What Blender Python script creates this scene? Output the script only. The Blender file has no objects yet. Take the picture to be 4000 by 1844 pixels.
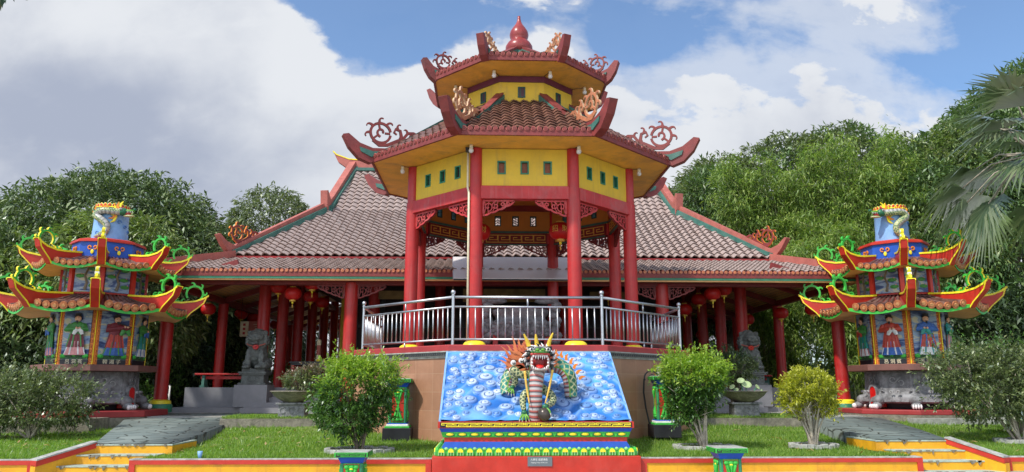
import bpy, math, random
import numpy as np
from mathutils import Matrix, Vector
random.seed(7); NR = np.random.default_rng(11)
RAD = math.radians; PI = math.pi
SC = bpy.context.scene; COL = SC.collection
# ---------------------------------------------------------------- camera
cam = bpy.data.objects.new('camera', bpy.data.cameras.new('camera')); COL.objects.link(cam)
cam.location = (0, 0, 1.6); cam.rotation_euler = (RAD(90 + 11.5), 0, RAD(-2.0))
cam.data.sensor_width = 36; cam.data.lens = 26.16; cam.data.clip_end = 3000
SC.camera = cam
# ---------------------------------------------------------------- light
SUN_EL, SUN_AZ = 52, 232          # azimuth in degrees clockwise from north (+Y): front left of the picture
sd = Vector((math.sin(RAD(SUN_AZ)) * math.cos(RAD(SUN_EL)), math.cos(RAD(SUN_AZ)) * math.cos(RAD(SUN_EL)), math.sin(RAD(SUN_EL))))
sun = bpy.data.objects.new('sun', bpy.data.lights.new('sun', 'SUN')); COL.objects.link(sun)
sun.data.energy = 3.9; sun.data.angle = RAD(2.5); sun.data.color = (1, .955, .88)
sun.rotation_euler = sd.to_track_quat('Z', 'Y').to_euler(); sun.location = (-20, -20, 40)
vs = SC.view_settings; vs.view_transform = 'Standard'; vs.look = 'None'; vs.exposure = 0.26; vs.gamma = 1

class NT:                                        # tiny node-tree helper
    def __init__(s, tree): s.t = tree; s.n = tree.nodes; s.l = tree.links
    def new(s, kind, **kw):
        n = s.n.new(kind)
        for k, v in kw.items():
            if k.startswith('i_'): n.inputs[k[2:].replace('_', ' ')].default_value = v
            elif k[0] == 'n' and k[1:].isdigit(): n.inputs[int(k[1:])].default_value = v
            else: setattr(n, k, v)
        return n
    def link(s, a, b): s.l.new(a, b)
    def math(s, op, a, b=None, c=None, clamp=False):
        n = s.n.new('ShaderNodeMath'); n.operation = op; n.use_clamp = clamp
        for i, v in enumerate((a, b, c)):
            if v is None: continue
            if isinstance(v, (int, float)): n.inputs[i].default_value = v
            else: s.l.new(v, n.inputs[i])
        return n.outputs[0]
    def mix(s, f, a, b, mode='MIX'):
        n = s.n.new('ShaderNodeMix'); n.data_type = 'RGBA'; n.blend_type = mode
        for i, v in ((0, f), (6, a), (7, b)):
            if isinstance(v, (int, float)): n.inputs[i].default_value = v
            elif isinstance(v, tuple): n.inputs[i].default_value = v if len(v) == 4 else v + (1,)
            else: s.l.new(v, n.inputs[i])
        return n.outputs[2]
    def ramp(s, f, a, b, lo=0., hi=1.):          # smoothstep map range
        n = s.n.new('ShaderNodeMapRange'); n.interpolation_type = 'SMOOTHSTEP'
        n.inputs[1].default_value = a; n.inputs[2].default_value = b; n.inputs[3].default_value = lo; n.inputs[4].default_value = hi
        s.l.new(f, n.inputs[0]); return n.outputs[0]

def make_world():
    w = bpy.data.worlds.new('World'); SC.world = w; w.use_nodes = True
    N = NT(w.node_tree); N.n.clear()
    out = N.new('ShaderNodeOutputWorld')
    sky = N.new('ShaderNodeTexSky', sky_type='NISHITA', sun_disc=False, sun_elevation=RAD(SUN_EL), sun_rotation=RAD(SUN_AZ), air_density=1.0, dust_density=.6, ozone_density=2.0)
    tc = N.new('ShaderNodeTexCoord')
    sep = N.new('ShaderNodeSeparateXYZ'); N.link(tc.outputs['Generated'], sep.inputs[0])
    x, y, z = sep.outputs
    yy = N.math('MAXIMUM', N.math('ABSOLUTE', y), .12)
    u = N.math('DIVIDE', x, yy); v = N.math('DIVIDE', z, yy)
    cmb = N.new('ShaderNodeCombineXYZ'); N.link(u, cmb.inputs[0]); N.link(N.math('MULTIPLY', v, 1.5), cmb.inputs[1]); N.link(y, cmb.inputs[2])
    def fbm(scale, detail, rough, off=0., dist=0.):
        mp = N.new('ShaderNodeMapping'); mp.inputs[1].default_value = (off, off * .7, off); N.link(cmb.outputs[0], mp.inputs[0])
        t = N.new('ShaderNodeTexNoise', i_Scale=scale, i_Detail=detail, i_Roughness=rough, i_Distortion=dist); N.link(mp.outputs[0], t.inputs[0]); return t.outputs[0]
    big = fbm(2.6, 9, .52, 3.1, .25); fine = fbm(7., 9, .58, 8.2, .2); soft = fbm(1.7, 5, .5, 1.7); wis = fbm(3.2, 7, .62, 5.5, .9); puff = fbm(19., 6, .55, 2.3, .3)
    def blob(cu, cv, ru, rv):                    # soft spot in the sky round one direction
        a = N.math('DIVIDE', N.math('SUBTRACT', u, cu), ru); b = N.math('DIVIDE', N.math('SUBTRACT', v, cv), rv)
        d = N.math('ADD', N.math('MULTIPLY', a, a), N.math('MULTIPLY', b, b))
        return N.math('POWER', 2.718, N.math('MULTIPLY', d, -1.))
    def total(lst):
        acc = None
        for w_, *p in lst:
            t = N.math('MULTIPLY', blob(*p), w_); acc = t if acc is None else N.math('ADD', acc, t)
        return acc
    bias = total(BIAS); dens0 = N.math('ADD', N.math('ADD', N.math('MULTIPLY', N.math('SUBTRACT', big, .5), 1.25), N.math('ADD', N.math('MULTIPLY', N.math('SUBTRACT', fine, .5), .95), N.math('MULTIPLY', N.math('SUBTRACT', puff, .5), .55))), bias)
    cover = N.ramp(dens0, -.01, .21)
    wisp = N.math('MULTIPLY', N.ramp(N.math('ADD', N.math('ADD', dens0, N.math('MULTIPLY', wis, .9)), total(WISP)), .25, .80), .66)
    cov = N.math('MAXIMUM', N.math('MAXIMUM', cover, wisp), .09, clamp=True)
    shade = N.math('ADD', N.math('ADD', total(SHADE), N.math('MULTIPLY', N.math('SUBTRACT', soft, .5), .9)), N.math('ADD', N.math('MULTIPLY', N.math('SUBTRACT', big, .5), 1.3), N.math('ADD', N.math('MULTIPLY', N.math('SUBTRACT', fine, .5), -1.0), N.math('ADD', N.math('MULTIPLY', N.math('SUBTRACT', puff, .5), -.7), N.ramp(dens0, .15, .75, -.12, .22)))))
    sh = N.ramp(shade, -.25, .95)
    ccol = N.mix(sh, (.88, .91, .96), (.46, .515, .65))
    skyc = N.mix(1., N.mix(1., sky.outputs[0], (1.08, 1.38, 1.60), 'MULTIPLY'), (SKYM,) * 3, 'MULTIPLY')
    bg = N.new('ShaderNodeBackground', i_Strength=.1)
    N.link(skyc, bg.inputs[0])
    bgm = N.new('ShaderNodeMath', operation='MULTIPLY', n1=.76)      # added front fill: cloud strength raised behind the camera, on the sunny side
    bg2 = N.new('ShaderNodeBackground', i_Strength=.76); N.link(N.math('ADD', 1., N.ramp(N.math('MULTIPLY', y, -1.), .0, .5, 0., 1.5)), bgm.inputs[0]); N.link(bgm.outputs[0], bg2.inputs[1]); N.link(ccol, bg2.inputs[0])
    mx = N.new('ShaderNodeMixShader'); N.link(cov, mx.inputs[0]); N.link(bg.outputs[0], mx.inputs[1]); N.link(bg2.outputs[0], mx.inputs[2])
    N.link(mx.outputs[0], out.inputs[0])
SKYM = 1.0
# (weight, azimuth tangent, elevation tangent, spread, spread): where the cloud banks and the clear gaps lie
BIAS = [(.62, -.55, .30, .30, .40), (.42, -.30, .42, .085, .10), (.36, -.10, .40, .10, .065), (.46, .068, .47, .085, .085), (.35, 0., .15, .6, .22), (.30, .40, .35, .30, .07), (.34, .58, .545, .14, .045), (.28, .31, .43, .08, .03), (.2, .48, .46, .10, .03),
        (-.62, -.17, .51, .085, .05), (-.45, -.26, .55, .06, .025), (-.35, -.03, .535, .12, .035), (-.50, .20, .50, .06, .05), (-.30, .36, .50, .2, .05), (-.42, .66, .46, .12, .03), (-.3, .80, .53, .08, .06), (.3, -.08, .57, .06, .02)]
SHADE = [(.50, -.46, .385, .22, .07), (.40, -.62, .36, .16, .12), (.25, -.40, .30, .25, .05), (-.55, -.275, .45, .06, .07), (-.35, -.10, .42, .12, .05), (-.3, .05, .49, .07, .05), (.12, .3, .3, .3, .2), (-.2, -.45, .52, .12, .05)]
WISP = [(.34, .30, .43, .32, .08), (-.14, -.16, .50, .08, .05), (.26, .50, .52, .28, .06), (.24, .68, .43, .22, .06)]
make_world()

# ---------------------------------------------------------------- mesh builder
class MB:
    def __init__(s): s.v = []; s.f = []; s.m = []; s.M = Matrix()
    def add(s, vs, fs, mi=0):
        b = len(s.v); M = s.M
        s.v += [tuple(M @ Vector(p)) for p in vs]
        s.f += [tuple(b + i for i in f) for f in fs]; s.m += [mi] * len(fs)
    def box(s, cx, cy, cz, sx, sy, sz, mi=0, rz=0., top=1., topy=None):
        hx, hy, hz = sx / 2, sy / 2, sz / 2; ty = top if topy is None else topy; vs = []
        for k, (a, b) in ((-1, (1, 1)), (1, (top, ty))):
            for i, j in ((-1, -1), (1, -1), (1, 1), (-1, 1)):
                x, y = i * hx * a, j * hy * b
                vs.append((cx + x * math.cos(rz) - y * math.sin(rz), cy + x * math.sin(rz) + y * math.cos(rz), cz + k * hz))
        s.add(vs, [(3, 2, 1, 0), (4, 5, 6, 7), (0, 1, 5, 4), (1, 2, 6, 5), (2, 3, 7, 6), (3, 0, 4, 7)], mi)
    def bar(s, p, q, w, h, mi=0):                # square bar from p to q
        p, q = Vector(p), Vector(q); d = (q - p).normalized(); up = Vector((0, 0, 1)) if abs(d.z) < .95 else Vector((0, 1, 0))
        a = d.cross(up).normalized(); b = a.cross(d); vs = []
        for c in (p, q):
            for i, j in ((-1, -1), (1, -1), (1, 1), (-1, 1)): vs.append(c + a * (i * w / 2) + b * (j * h / 2))
        s.add(vs, [(0, 1, 2, 3), (7, 6, 5, 4), (4, 5, 1, 0), (5, 6, 2, 1), (6, 7, 3, 2), (7, 4, 0, 3)], mi)
    def lathe(s, prof, n=20, mi=0, c=(0, 0, 0), sx=1., sy=1., rot=0.):
        vs = []; fs = []; m = len(prof)
        for r, z in prof:
            for k in range(n):
                a = 2 * PI * k / n + rot; vs.append((c[0] + r * math.cos(a) * sx, c[1] + r * math.sin(a) * sy, c[2] + z))
        for i in range(m - 1):
            for k in range(n): fs.append((i * n + k, i * n + (k + 1) % n, (i + 1) * n + (k + 1) % n, (i + 1) * n + k))
        fs.append(tuple(range(n))[::-1]); fs.append(tuple(range((m - 1) * n, m * n)))
        s.add(vs, fs, mi)
    def tube(s, pts, rad, n=8, mi=0):
        P = [Vector(p) for p in pts]; m = len(P); vs = []; fs = []; a = None
        for i, p in enumerate(P):
            d = (P[min(i + 1, m - 1)] - P[max(i - 1, 0)]).normalized()
            if a is None: a = d.orthogonal().normalized()
            a = (a - d * a.dot(d)).normalized(); b = d.cross(a); r = rad if isinstance(rad, (int, float)) else rad[i]
            for k in range(n): t = 2 * PI * k / n; vs.append(p + (a * math.cos(t) + b * math.sin(t)) * r)
        for i in range(m - 1):
            for k in range(n): fs.append((i * n + k, i * n + (k + 1) % n, (i + 1) * n + (k + 1) % n, (i + 1) * n + k))
        fs.append(tuple(range(n))[::-1]); fs.append(tuple(range((m - 1) * n, m * n))); s.add(vs, fs, mi)
    def ell(s, c, r, n=14, mi=0, rz=0., rx=0.):
        M0 = s.M; s.M = M0 @ Matrix.Translation(c) @ Matrix.Rotation(rz, 4, 'Z') @ Matrix.Rotation(rx, 4, 'X')
        h = n // 2; pr = [(max(1e-3, math.sin(PI * i / h)) , -math.cos(PI * i / h) * r[2]) for i in range(h + 1)]
        s.lathe(pr, n, mi, sx=r[0], sy=r[1]); s.M = M0
    def prism(s, poly, y0, y1, mi=0, mi_edge=None):  # polygon in XZ, thickness along Y
        n = len(poly); vs = [(x, y0, z) for x, z in poly] + [(x, y1, z) for x, z in poly]
        s.add(vs, [tuple(range(n)), tuple(range(n, 2 * n))[::-1]], mi)
        s.add(vs, [(i, n + i, n + (i + 1) % n, (i + 1) % n) for i in range(n)], mi if mi_edge is None else mi_edge)
    def ribbon(s, pts, w, y0, y1, mi=0, mi_edge=None):   # flat ribbon along XZ points, thickness along Y
        m = len(pts); L = []; Rr = []
        for i, (x, z) in enumerate(pts):
            x0, z0 = pts[max(i - 1, 0)]; x1, z1 = pts[min(i + 1, m - 1)]
            dx, dz = x1 - x0, z1 - z0; l = math.hypot(dx, dz) or 1; ww = (w if isinstance(w, (int, float)) else w[i]) / 2
            L.append((x - dz / l * ww, z + dx / l * ww)); Rr.append((x + dz / l * ww, z - dx / l * ww))
        vs = []
        for i in range(m): vs += [(L[i][0], y0, L[i][1]), (Rr[i][0], y0, Rr[i][1]), (L[i][0], y1, L[i][1]), (Rr[i][0], y1, Rr[i][1])]
        ff = []; fe = []
        for i in range(m - 1):
            a, b = 4 * i, 4 * i + 4; ff += [(a, a + 1, b + 1, b), (a + 2, b + 2, b + 3, a + 3)]; fe += [(a, b, b + 2, a + 2), (a + 1, a + 3, b + 3, b + 1)]
        e = 4 * (m - 1); fe += [(0, 2, 3, 1), (e, e + 1, e + 3, e + 2)]
        s.add(vs, ff, mi); s.add(vs, fe, mi if mi_edge is None else mi_edge)
    def mesh(s, name, mats, smooth=False):
        me = bpy.data.meshes.new(name); me.from_pydata(s.v, [], s.f); me.update()
        for m in mats: me.materials.append(m)
        me.polygons.foreach_set('material_index', s.m)
        if smooth:
            me.polygons.foreach_set('use_smooth', [True] * len(s.f))
        return me

def obj(name, mb, mats, parent=None, smooth=False, bev=0., loc=None, rz=0., auto=None, label=None):
    if not isinstance(mats, (list, tuple)): mats = [mats]
    me = mb if isinstance(mb, bpy.types.Mesh) else mb.mesh(name, mats, smooth or auto is not None)
    if auto is not None and not isinstance(mb, bpy.types.Mesh): me.set_sharp_from_angle(angle=RAD(auto))
    o = bpy.data.objects.new(name, me); COL.objects.link(o); o.parent = parent
    if loc: o.location = loc
    o.rotation_euler.z = rz
    if bev: b = o.modifiers.new('bevel', 'BEVEL'); b.width = bev; b.segments = 2; b.limit_method = 'ANGLE'; b.angle_limit = RAD(35)
    if label: o['label'] = label
    return o
def tag(o, label, cat, group=None, kind=None):
    o['label'] = label; o['category'] = cat
    if group: o['group'] = group
    if kind: o['kind'] = kind
    return o
def thing(name, label, cat, loc=(0, 0, 0), rz=0., group=None):
    o = bpy.data.objects.new(name, None); COL.objects.link(o); o.location = loc; o.rotation_euler.z = rz; o.empty_display_size = .2
    return tag(o, label, cat, group)
def dup(root, loc, rz=None, label=None):
    r = root.copy(); COL.objects.link(r); r.location = loc
    if rz is not None: r.rotation_euler.z = rz
    if label: r['label'] = label
    for ch in list(root.children):
        c = ch.copy(); COL.objects.link(c); c.parent = r
        for g in ch.children: d = g.copy(); COL.objects.link(d); d.parent = c
    return r
def npmesh(name, V, F, mats, mi=None, smooth=False, col=None):
    V = np.asarray(V, dtype=np.float32); F = np.asarray(F, dtype=np.int32); k = F.shape[1]
    me = bpy.data.meshes.new(name); me.vertices.add(len(V)); me.vertices.foreach_set('co', V.ravel())
    me.loops.add(F.size); me.loops.foreach_set('vertex_index', F.ravel())
    me.polygons.add(len(F)); me.polygons.foreach_set('loop_start', np.arange(0, F.size, k, dtype=np.int32))
    if mi is not None: me.polygons.foreach_set('material_index', np.asarray(mi, dtype=np.int32))
    if smooth: me.polygons.foreach_set('use_smooth', np.ones(len(F), dtype=bool))
    me.update(calc_edges=True); me.validate()
    for m in (mats if isinstance(mats, (list, tuple)) else [mats]): me.materials.append(m)
    if col is not None:
        a = me.color_attributes.new('Col', 'FLOAT_COLOR', 'POINT'); c = np.ones((len(V), 4), dtype=np.float32); c[:, :3] = col; a.data.foreach_set('color', c.ravel())
    return me

# ---------------------------------------------------------------- materials
def mat(name, col, rough=.55, var=.12, scale=3., bump=0., bscale=30., metal=0., spec=.4, dirt=0., dcol=(.06, .055, .045), dscale=1.5, coat=0., streak=0., scol=(.12, .07, .05)):
    m = bpy.data.materials.new(name); m.use_nodes = True; N = NT(m.node_tree); p = N.n['Principled BSDF']
    tc = N.new('ShaderNodeTexCoord'); t = N.new('ShaderNodeTexNoise', i_Scale=scale, i_Detail=7., i_Roughness=.65); N.link(tc.outputs['Object'], t.inputs[0])
    lo = tuple(c * (1 - var) for c in col); hi = tuple(min(1, c * (1 + var)) for c in col)
    c = N.mix(N.ramp(t.outputs[0], .3, .7), lo, hi)
    if dirt:
        d = N.new('ShaderNodeTexNoise', i_Scale=dscale, i_Detail=9., i_Roughness=.7, i_Distortion=.6); N.link(tc.outputs['Object'], d.inputs[0])
        c = N.mix(N.math('MULTIPLY', N.ramp(d.outputs[0], .48, .72), dirt), c, dcol)
    if streak:                                   # vertical runs of dirt and faded paint
        mp = N.new('ShaderNodeMapping'); mp.inputs[3].default_value = (9., 9., .55); N.link(tc.outputs['Object'], mp.inputs[0]); q = N.new('ShaderNodeTexNoise', i_Scale=1., i_Detail=6., i_Roughness=.7); N.link(mp.outputs[0], q.inputs[0])
        c = N.mix(N.math('MULTIPLY', N.ramp(q.outputs[0], .50, .74), streak), c, scol)
    N.link(c, p.inputs['Base Color'])
    p.inputs['Metallic'].default_value = metal; p.inputs['Specular IOR Level'].default_value = spec; p.inputs['Coat Weight'].default_value = coat
    r = N.math('ADD', N.math('MULTIPLY', t.outputs[0], .24), max(.02, rough - .12)); N.link(r, p.inputs['Roughness'])
    if bump:
        b = N.new('ShaderNodeTexNoise', i_Scale=bscale, i_Detail=5.); N.link(tc.outputs['Object'], b.inputs[0])
        bm = N.new('ShaderNodeBump', i_Strength=bump, i_Distance=.02); N.link(b.outputs[0], bm.inputs['Height']); N.link(bm.outputs[0], p.inputs['Normal'])
    return m
def vmat(name, rough=.45, bump=0., var=.15, spec=.4):
    m = mat(name, (1, 1, 1), rough, var, 9., bump, 45., spec=spec); N = NT(m.node_tree); p = N.n['Principled BSDF']
    a = N.new('ShaderNodeAttribute', attribute_name='Col'); old = p.inputs['Base Color'].links[0].from_socket
    N.link(N.mix(1., a.outputs[0], old, 'MULTIPLY'), p.inputs['Base Color']); return m
def leafmat(name, a, b, c, trans=.35, gloss=.12, rough=.4):
    m = bpy.data.materials.new(name); m.use_nodes = True; N = NT(m.node_tree); N.n.clear(); out = N.new('ShaderNodeOutputMaterial')
    g = N.new('ShaderNodeNewGeometry'); cr = N.new('ShaderNodeValToRGB'); N.link(g.outputs['Random Per Island'], cr.inputs[0])
    e = cr.color_ramp.elements; e[0].color = a + (1,); e[1].color = c + (1,); q = e.new(.55); q.color = b + (1,)
    d = N.new('ShaderNodeBsdfDiffuse'); t = N.new('ShaderNodeBsdfTranslucent'); s = N.new('ShaderNodeBsdfGlossy', i_Roughness=rough)
    s.inputs[0].default_value = (.9, .95, .9, 1)
    N.link(cr.outputs[0], d.inputs[0]); N.link(N.mix(1., cr.outputs[0], (1.3, 1.5, .5), 'MULTIPLY'), t.inputs[0])
    x = N.new('ShaderNodeMixShader', n0=trans); N.link(d.outputs[0], x.inputs[1]); N.link(t.outputs[0], x.inputs[2])
    lw = N.new('ShaderNodeLayerWeight', i_Blend=.3)
    y = N.new('ShaderNodeMixShader'); N.link(N.math('ADD', N.math('MULTIPLY', lw.outputs['Fresnel'], gloss * 2), gloss * .35), y.inputs[0]); N.link(x.outputs[0], y.inputs[1]); N.link(s.outputs[0], y.inputs[2])
    N.link(y.outputs[0], out.inputs[0]); return m
M = {}
M['red'] = mat('red_paint', (.41, .014, .012), .44, .12, 4., spec=.5, dirt=.35, dcol=(.30, .07, .06), streak=.55, scol=(.40, .10, .085))
M['redbeam'] = mat('faded_red_paint', (.46, .032, .032), .5, .16, 3., dirt=.5, dcol=(.36, .13, .12), streak=.5, scol=(.45, .17, .15))
M['darkred'] = mat('maroon_paint', (.19, .022, .02), .5, .2, 3., dirt=.3, dcol=(.1, .03, .025))
M['ridge'] = mat('ridge_paint', (.20, .034, .03), .55, .2, 5., .15, 25., dirt=.45, dcol=(.13, .06, .05))
M['pinkridge'] = mat('sun_faded_ridge_paint', (.38, .11, .085), .6, .16, 4., dirt=.35, dcol=(.25, .1, .085))
M['green'] = mat('green_paint', (.03, .20, .11), .5, .2, 4., dirt=.3, dcol=(.06, .13, .10))
M['teal'] = mat('teal_paint', (.045, .14, .11), .6, .25, 5., dirt=.45, dcol=(.13, .17, .14))
M['yellow'] = mat('yellow_wall_paint', (.68, .45, .035), .6, .07, 2., .06, 60., dirt=.45, dcol=(.50, .32, .06), streak=.42, scol=(.38, .26, .07))
M['soffit'] = mat('orange_soffit_paint', (.84, .44, .07), .65, .12, 2., .08, 40., dirt=.65, dcol=(.42, .24, .09), dscale=1.2)
M['inner'] = mat('ochre_inner_paint', (.48, .20, .03), .6, .1, 2., dirt=.2, dcol=(.35, .14, .03))
M['purple'] = mat('purple_band_paint', (.12, .02, .04), .5, .2)
M['tile'] = mat('pink_clay_tile', (.355, .275, .245), .5, .15, 5., .2, 30., spec=.45, dirt=.34, dcol=(.23, .14, .105), dscale=.55, streak=.3, scol=(.15, .12, .105))
M['tile2'] = mat('brown_clay_tile', (.155, .07, .048), .4, .35, 3., .2, 30., dirt=.6, dcol=(.07, .045, .04), dscale=1.6)
M['steel'] = mat('brushed_steel', (.50, .51, .52), .42, .06, 8., metal=1.)
M['brownwall'] = None
M['white'] = mat('white_paint', (.74, .73, .7), .5, .08, 6.)
M['black'] = mat('black_paint', (.018, .018, .022), .4, .2, 6.)
M['graystone'] = mat('carved_grey_stone', (.20, .20, .205), .75, .4, 5., .7, 16., dirt=.8, dcol=(.045, .045, .045), dscale=4., streak=.5, scol=(.05, .05, .05))
M['lionstone'] = mat('green_grey_stone', (.135, .148, .14), .75, .3, 6., .6, 30., dirt=.4, dcol=(.05, .055, .05), dscale=4.)
M['greytile'] = mat('grey_floor_tile', (.215, .215, .23), .45, .08, 3., dirt=.2, dcol=(.14, .14, .14))
M['brightgreen'] = mat('bright_green_paint', (.05, .42, .05), .42, .18, 6., dirt=.3, dcol=(.08, .22, .05))
M['lemon'] = mat('lemon_yellow_paint', (.85, .70, .03), .42, .12, 6., dirt=.2, dcol=(.5, .4, .05))
M['vermil'] = mat('vermilion_paint', (.48, .028, .014), .42, .12, 4., dirt=.25, dcol=(.5, .11, .08))
M['blue'] = mat('cobalt_paint', (.012, .075, .42), .42, .15, 5., dirt=.2, dcol=(.03, .1, .3))
M['sky'] = mat('sky_blue_paint', (.20, .38, .66), .45, .12, 4., dirt=.3, dcol=(.35, .45, .58))
M['orange'] = mat('orange_paint', (.72, .21, .02), .5, .12, 4., dirt=.3, dcol=(.5, .2, .06))
M['peach'] = mat('peach_paint', (.74, .40, .16), .6, .1, 3., dirt=.35, dcol=(.5, .27, .12))
M['gold'] = mat('gold_paint', (.68, .42, .07), .4, .2, 8.)
M['terracotta'] = mat('terracotta_disc', (.46, .15, .06), .5, .35, 14., .3, 40., dirt=.6, dcol=(.62, .36, .18), dscale=9.)
M['plinthred'] = mat('plinth_red_paint', (.33, .035, .035), .5, .12, 3., dirt=.35, dcol=(.28, .05, .05))
M['wallyellow'] = mat('kerb_yellow_paint', (.74, .355, .014), .5, .12, 3., .15, 40., dirt=.6, dcol=(.5, .22, .03), dscale=2.5, streak=.3, scol=(.3, .16, .04))
M['concrete'] = mat('weathered_concrete', (.34, .34, .31), .8, .3, 6., .4, 40., dirt=.6, dcol=(.10, .10, .085), dscale=3.)
M['mossstone'] = mat('mossy_stone', (.20, .18, .14), .85, .4, 5., .6, 25., dirt=.6, dcol=(.05, .055, .03), dscale=5.)
M['slab'] = mat('brown_slab_paint', (.17, .075, .06), .5, .15, 4.)
M['wood'] = mat('bark', (.17, .14, .10), .85, .3, 8., .5, 30.)
M['palebark'] = mat('pale_bark', (.36, .32, .25), .85, .3, 10., .4, 30.)
M['lantern'] = mat('lantern_red_silk', (.50, .012, .01), .45, .12, 8.)
M['skin'] = mat('painted_skin', (.66, .36, .23), .5, .1, 8.)
M['soil'] = mat('brown_soil', (.14, .10, .06), .9, .3, 8., .4, 30.)
M['cream'] = mat('cream_paint', (.70, .62, .42), .5, .1, 6.)
M['glass'] = mat('dark_window_glass', (.03, .06, .07), .15, .2, 4., spec=.7)
M['pane_red'] = mat('reddish_window_board', (.30, .085, .035), .5, .2, 4.)
M['pane_dark'] = mat('dark_wine_window_board', (.07, .02, .025), .4, .2, 4.)
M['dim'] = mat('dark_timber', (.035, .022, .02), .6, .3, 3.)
M['ink'] = mat('dark_green_frame', (.012, .075, .055), .45, .2, 4.)

def brick_mat(name, c1, c2, mortar, bw, bh, ms, rough=.5, off=0., bump=.1):
    m = mat(name, (1, 1, 1), rough, .12, 3., dirt=.5, dcol=(.74, .68, .62), streak=.35, scol=(.6, .55, .5)); N = NT(m.node_tree); p = N.n['Principled BSDF']; old = p.inputs['Base Color'].links[0].from_socket
    uv = N.new('ShaderNodeUVMap'); b = N.new('ShaderNodeTexBrick', offset=off, i_Scale=1., i_Mortar_Size=ms, i_Brick_Width=bw, i_Row_Height=bh)
    b.inputs['Color1'].default_value = c1 + (1,); b.inputs['Color2'].default_value = c2 + (1,); b.inputs['Mortar'].default_value = mortar + (1,)
    N.link(uv.outputs[0], b.inputs[0]); N.link(N.mix(1., b.outputs[0], old, 'MULTIPLY'), p.inputs['Base Color'])
    bm = N.new('ShaderNodeBump', i_Strength=.4, i_Distance=.004, invert=True); N.link(b.outputs['Fac'], bm.inputs['Height']); N.link(bm.outputs[0], p.inputs['Normal']); return m
M['brownwall'] = brick_mat('brown_wall_tile', (.40, .205, .12), (.345, .17, .097), (.45, .265, .165), .60, .40, .006, .38)
M['plank'] = brick_mat('varnished_planks', (.80, .47, .17), (.72, .40, .13), (.16, .07, .03), 6., .16, .008, .4)
def box_uv(o):                                   # metric UVs from the dominant axis of each face
    me = o.data; uv = me.uv_layers.new(name='UVMap')
    for p in me.polygons:
        n = p.normal; t = Vector((-n.y, n.x, 0))
        t = t.normalized() if t.length > .3 else Vector((1, 0, 0)); b = n.cross(t)
        for li in p.loop_indices: c = me.vertices[me.loops[li].vertex_index].co; uv.data[li].uv = (c.dot(t), c.dot(b))
    return o
# ---------------------------------------------------------------- shared shapes
def tile_roof(mb, e0, e1, t0, t1, tw=.29, rl=.30, amp=.035, lip=.045, mi=0, n=6):
    """rows of S-shaped tiles on the slope between the eave e0-e1 and the top t0-t1"""
    e0, e1, t0, t1 = map(Vector, (e0, e1, t0, t1)); U = (e1 - e0).normalized(); mid = (e0 + e1) / 2
    V = ((t0 + t1) / 2 - mid); V = V - U * V.dot(U); H = V.length; V.normalize(); Nn = U.cross(V).normalized()
    f = lambda p: ((p - mid).dot(U))
    a0, a1, b0, b1 = f(e0), f(e1), f(t0), f(t1); rows = max(1, round(H / rl)); rl = H / rows; st = tw / n
    prof = lambda u: amp * (math.sin(2 * PI * u / tw) + .35 * math.sin(4 * PI * u / tw + .6))
    for k in range(rows):
        v0 = k * rl; v1 = v0 + rl * 1.04; vm = (v0 + rl / 2) / H
        lo = a0 + (b0 - a0) * vm; hi = a1 + (b1 - a1) * vm
        if hi - lo < st: continue
        us = [lo] + [i * st for i in range(math.ceil(lo / st + .01), math.floor(hi / st - .01) + 1)] + [hi]
        vs = []; fs = []
        for u in us:
            h = prof(u); jit = .006 * math.sin(k * 7.3 + math.floor(u / tw) * 3.1)
            pb = mid + U * u + V * v0; pt = mid + U * u + V * v1
            pc = mid + U * u + V * (v0 + .07); vs += [pc + Nn * (h - .012), pb + Nn * (h + lip * .55 + jit), pb + Nn * (h + lip + jit), pt + Nn * (h + .004)]
        for i in range(len(us) - 1):
            a, b = 4 * i, 4 * i + 4; fs += [(a, b, b + 1, a + 1), (a + 1, b + 1, b + 2, a + 2), (a + 2, b + 2, b + 3, a + 3)]
        mb.add(vs, fs, mi)
def eave_discs(mb, p, q, step, r, mi_face, mi_rim, outn, drop=0.):
    p, q, outn = Vector(p), Vector(q), Vector(outn).normalized(); L = (q - p).length; n = max(1, round(L / step)); U = (q - p).normalized(); Z = Vector((0, 0, 1))
    for i in range(n):
        c = p + (q - p) * ((i + .5) / n) + Z * drop
        for rr, d0, mi in ((r, .0, mi_rim), (r * .72, .012, mi_face)):
            vs = []; k = 10
            for dd in (-.10 if rr == r else 0., .018 + d0):
                for j in range(k): t = 2 * PI * j / k; vs.append(c + U * (rr * math.cos(t)) + Z * (rr * math.sin(t)) + outn * dd)
            fs = [tuple(range(k, 2 * k))] + [(j, (j + 1) % k, k + (j + 1) % k, k + j) for j in range(k)]
            mb.add(vs, fs, mi)
def arc(cx, cz, r, a0, a1, n=10, r1=None):
    return [(cx + (r + ((r1 if r1 is not None else r) - r) * i / n) * math.cos(RAD(a0 + (a1 - a0) * i / n)), cz + (r + ((r1 if r1 is not None else r) - r) * i / n) * math.sin(RAD(a0 + (a1 - a0) * i / n))) for i in range(n + 1)]
def hook(mb, x, z, ang, ln, w, t, mi, me, curl=1):
    pts = []; a = RAD(ang); px, pz = x, z
    for i in range(9):
        pts.append((px, pz)); a += curl * RAD(2 + 4.2 * i); px += ln / 8 * math.cos(a); pz += ln / 8 * math.sin(a)
    mb.ribbon(pts, [w * (1.15 - .1 * i) for i in range(9)], -t / 2, t / 2, mi, me)
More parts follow.
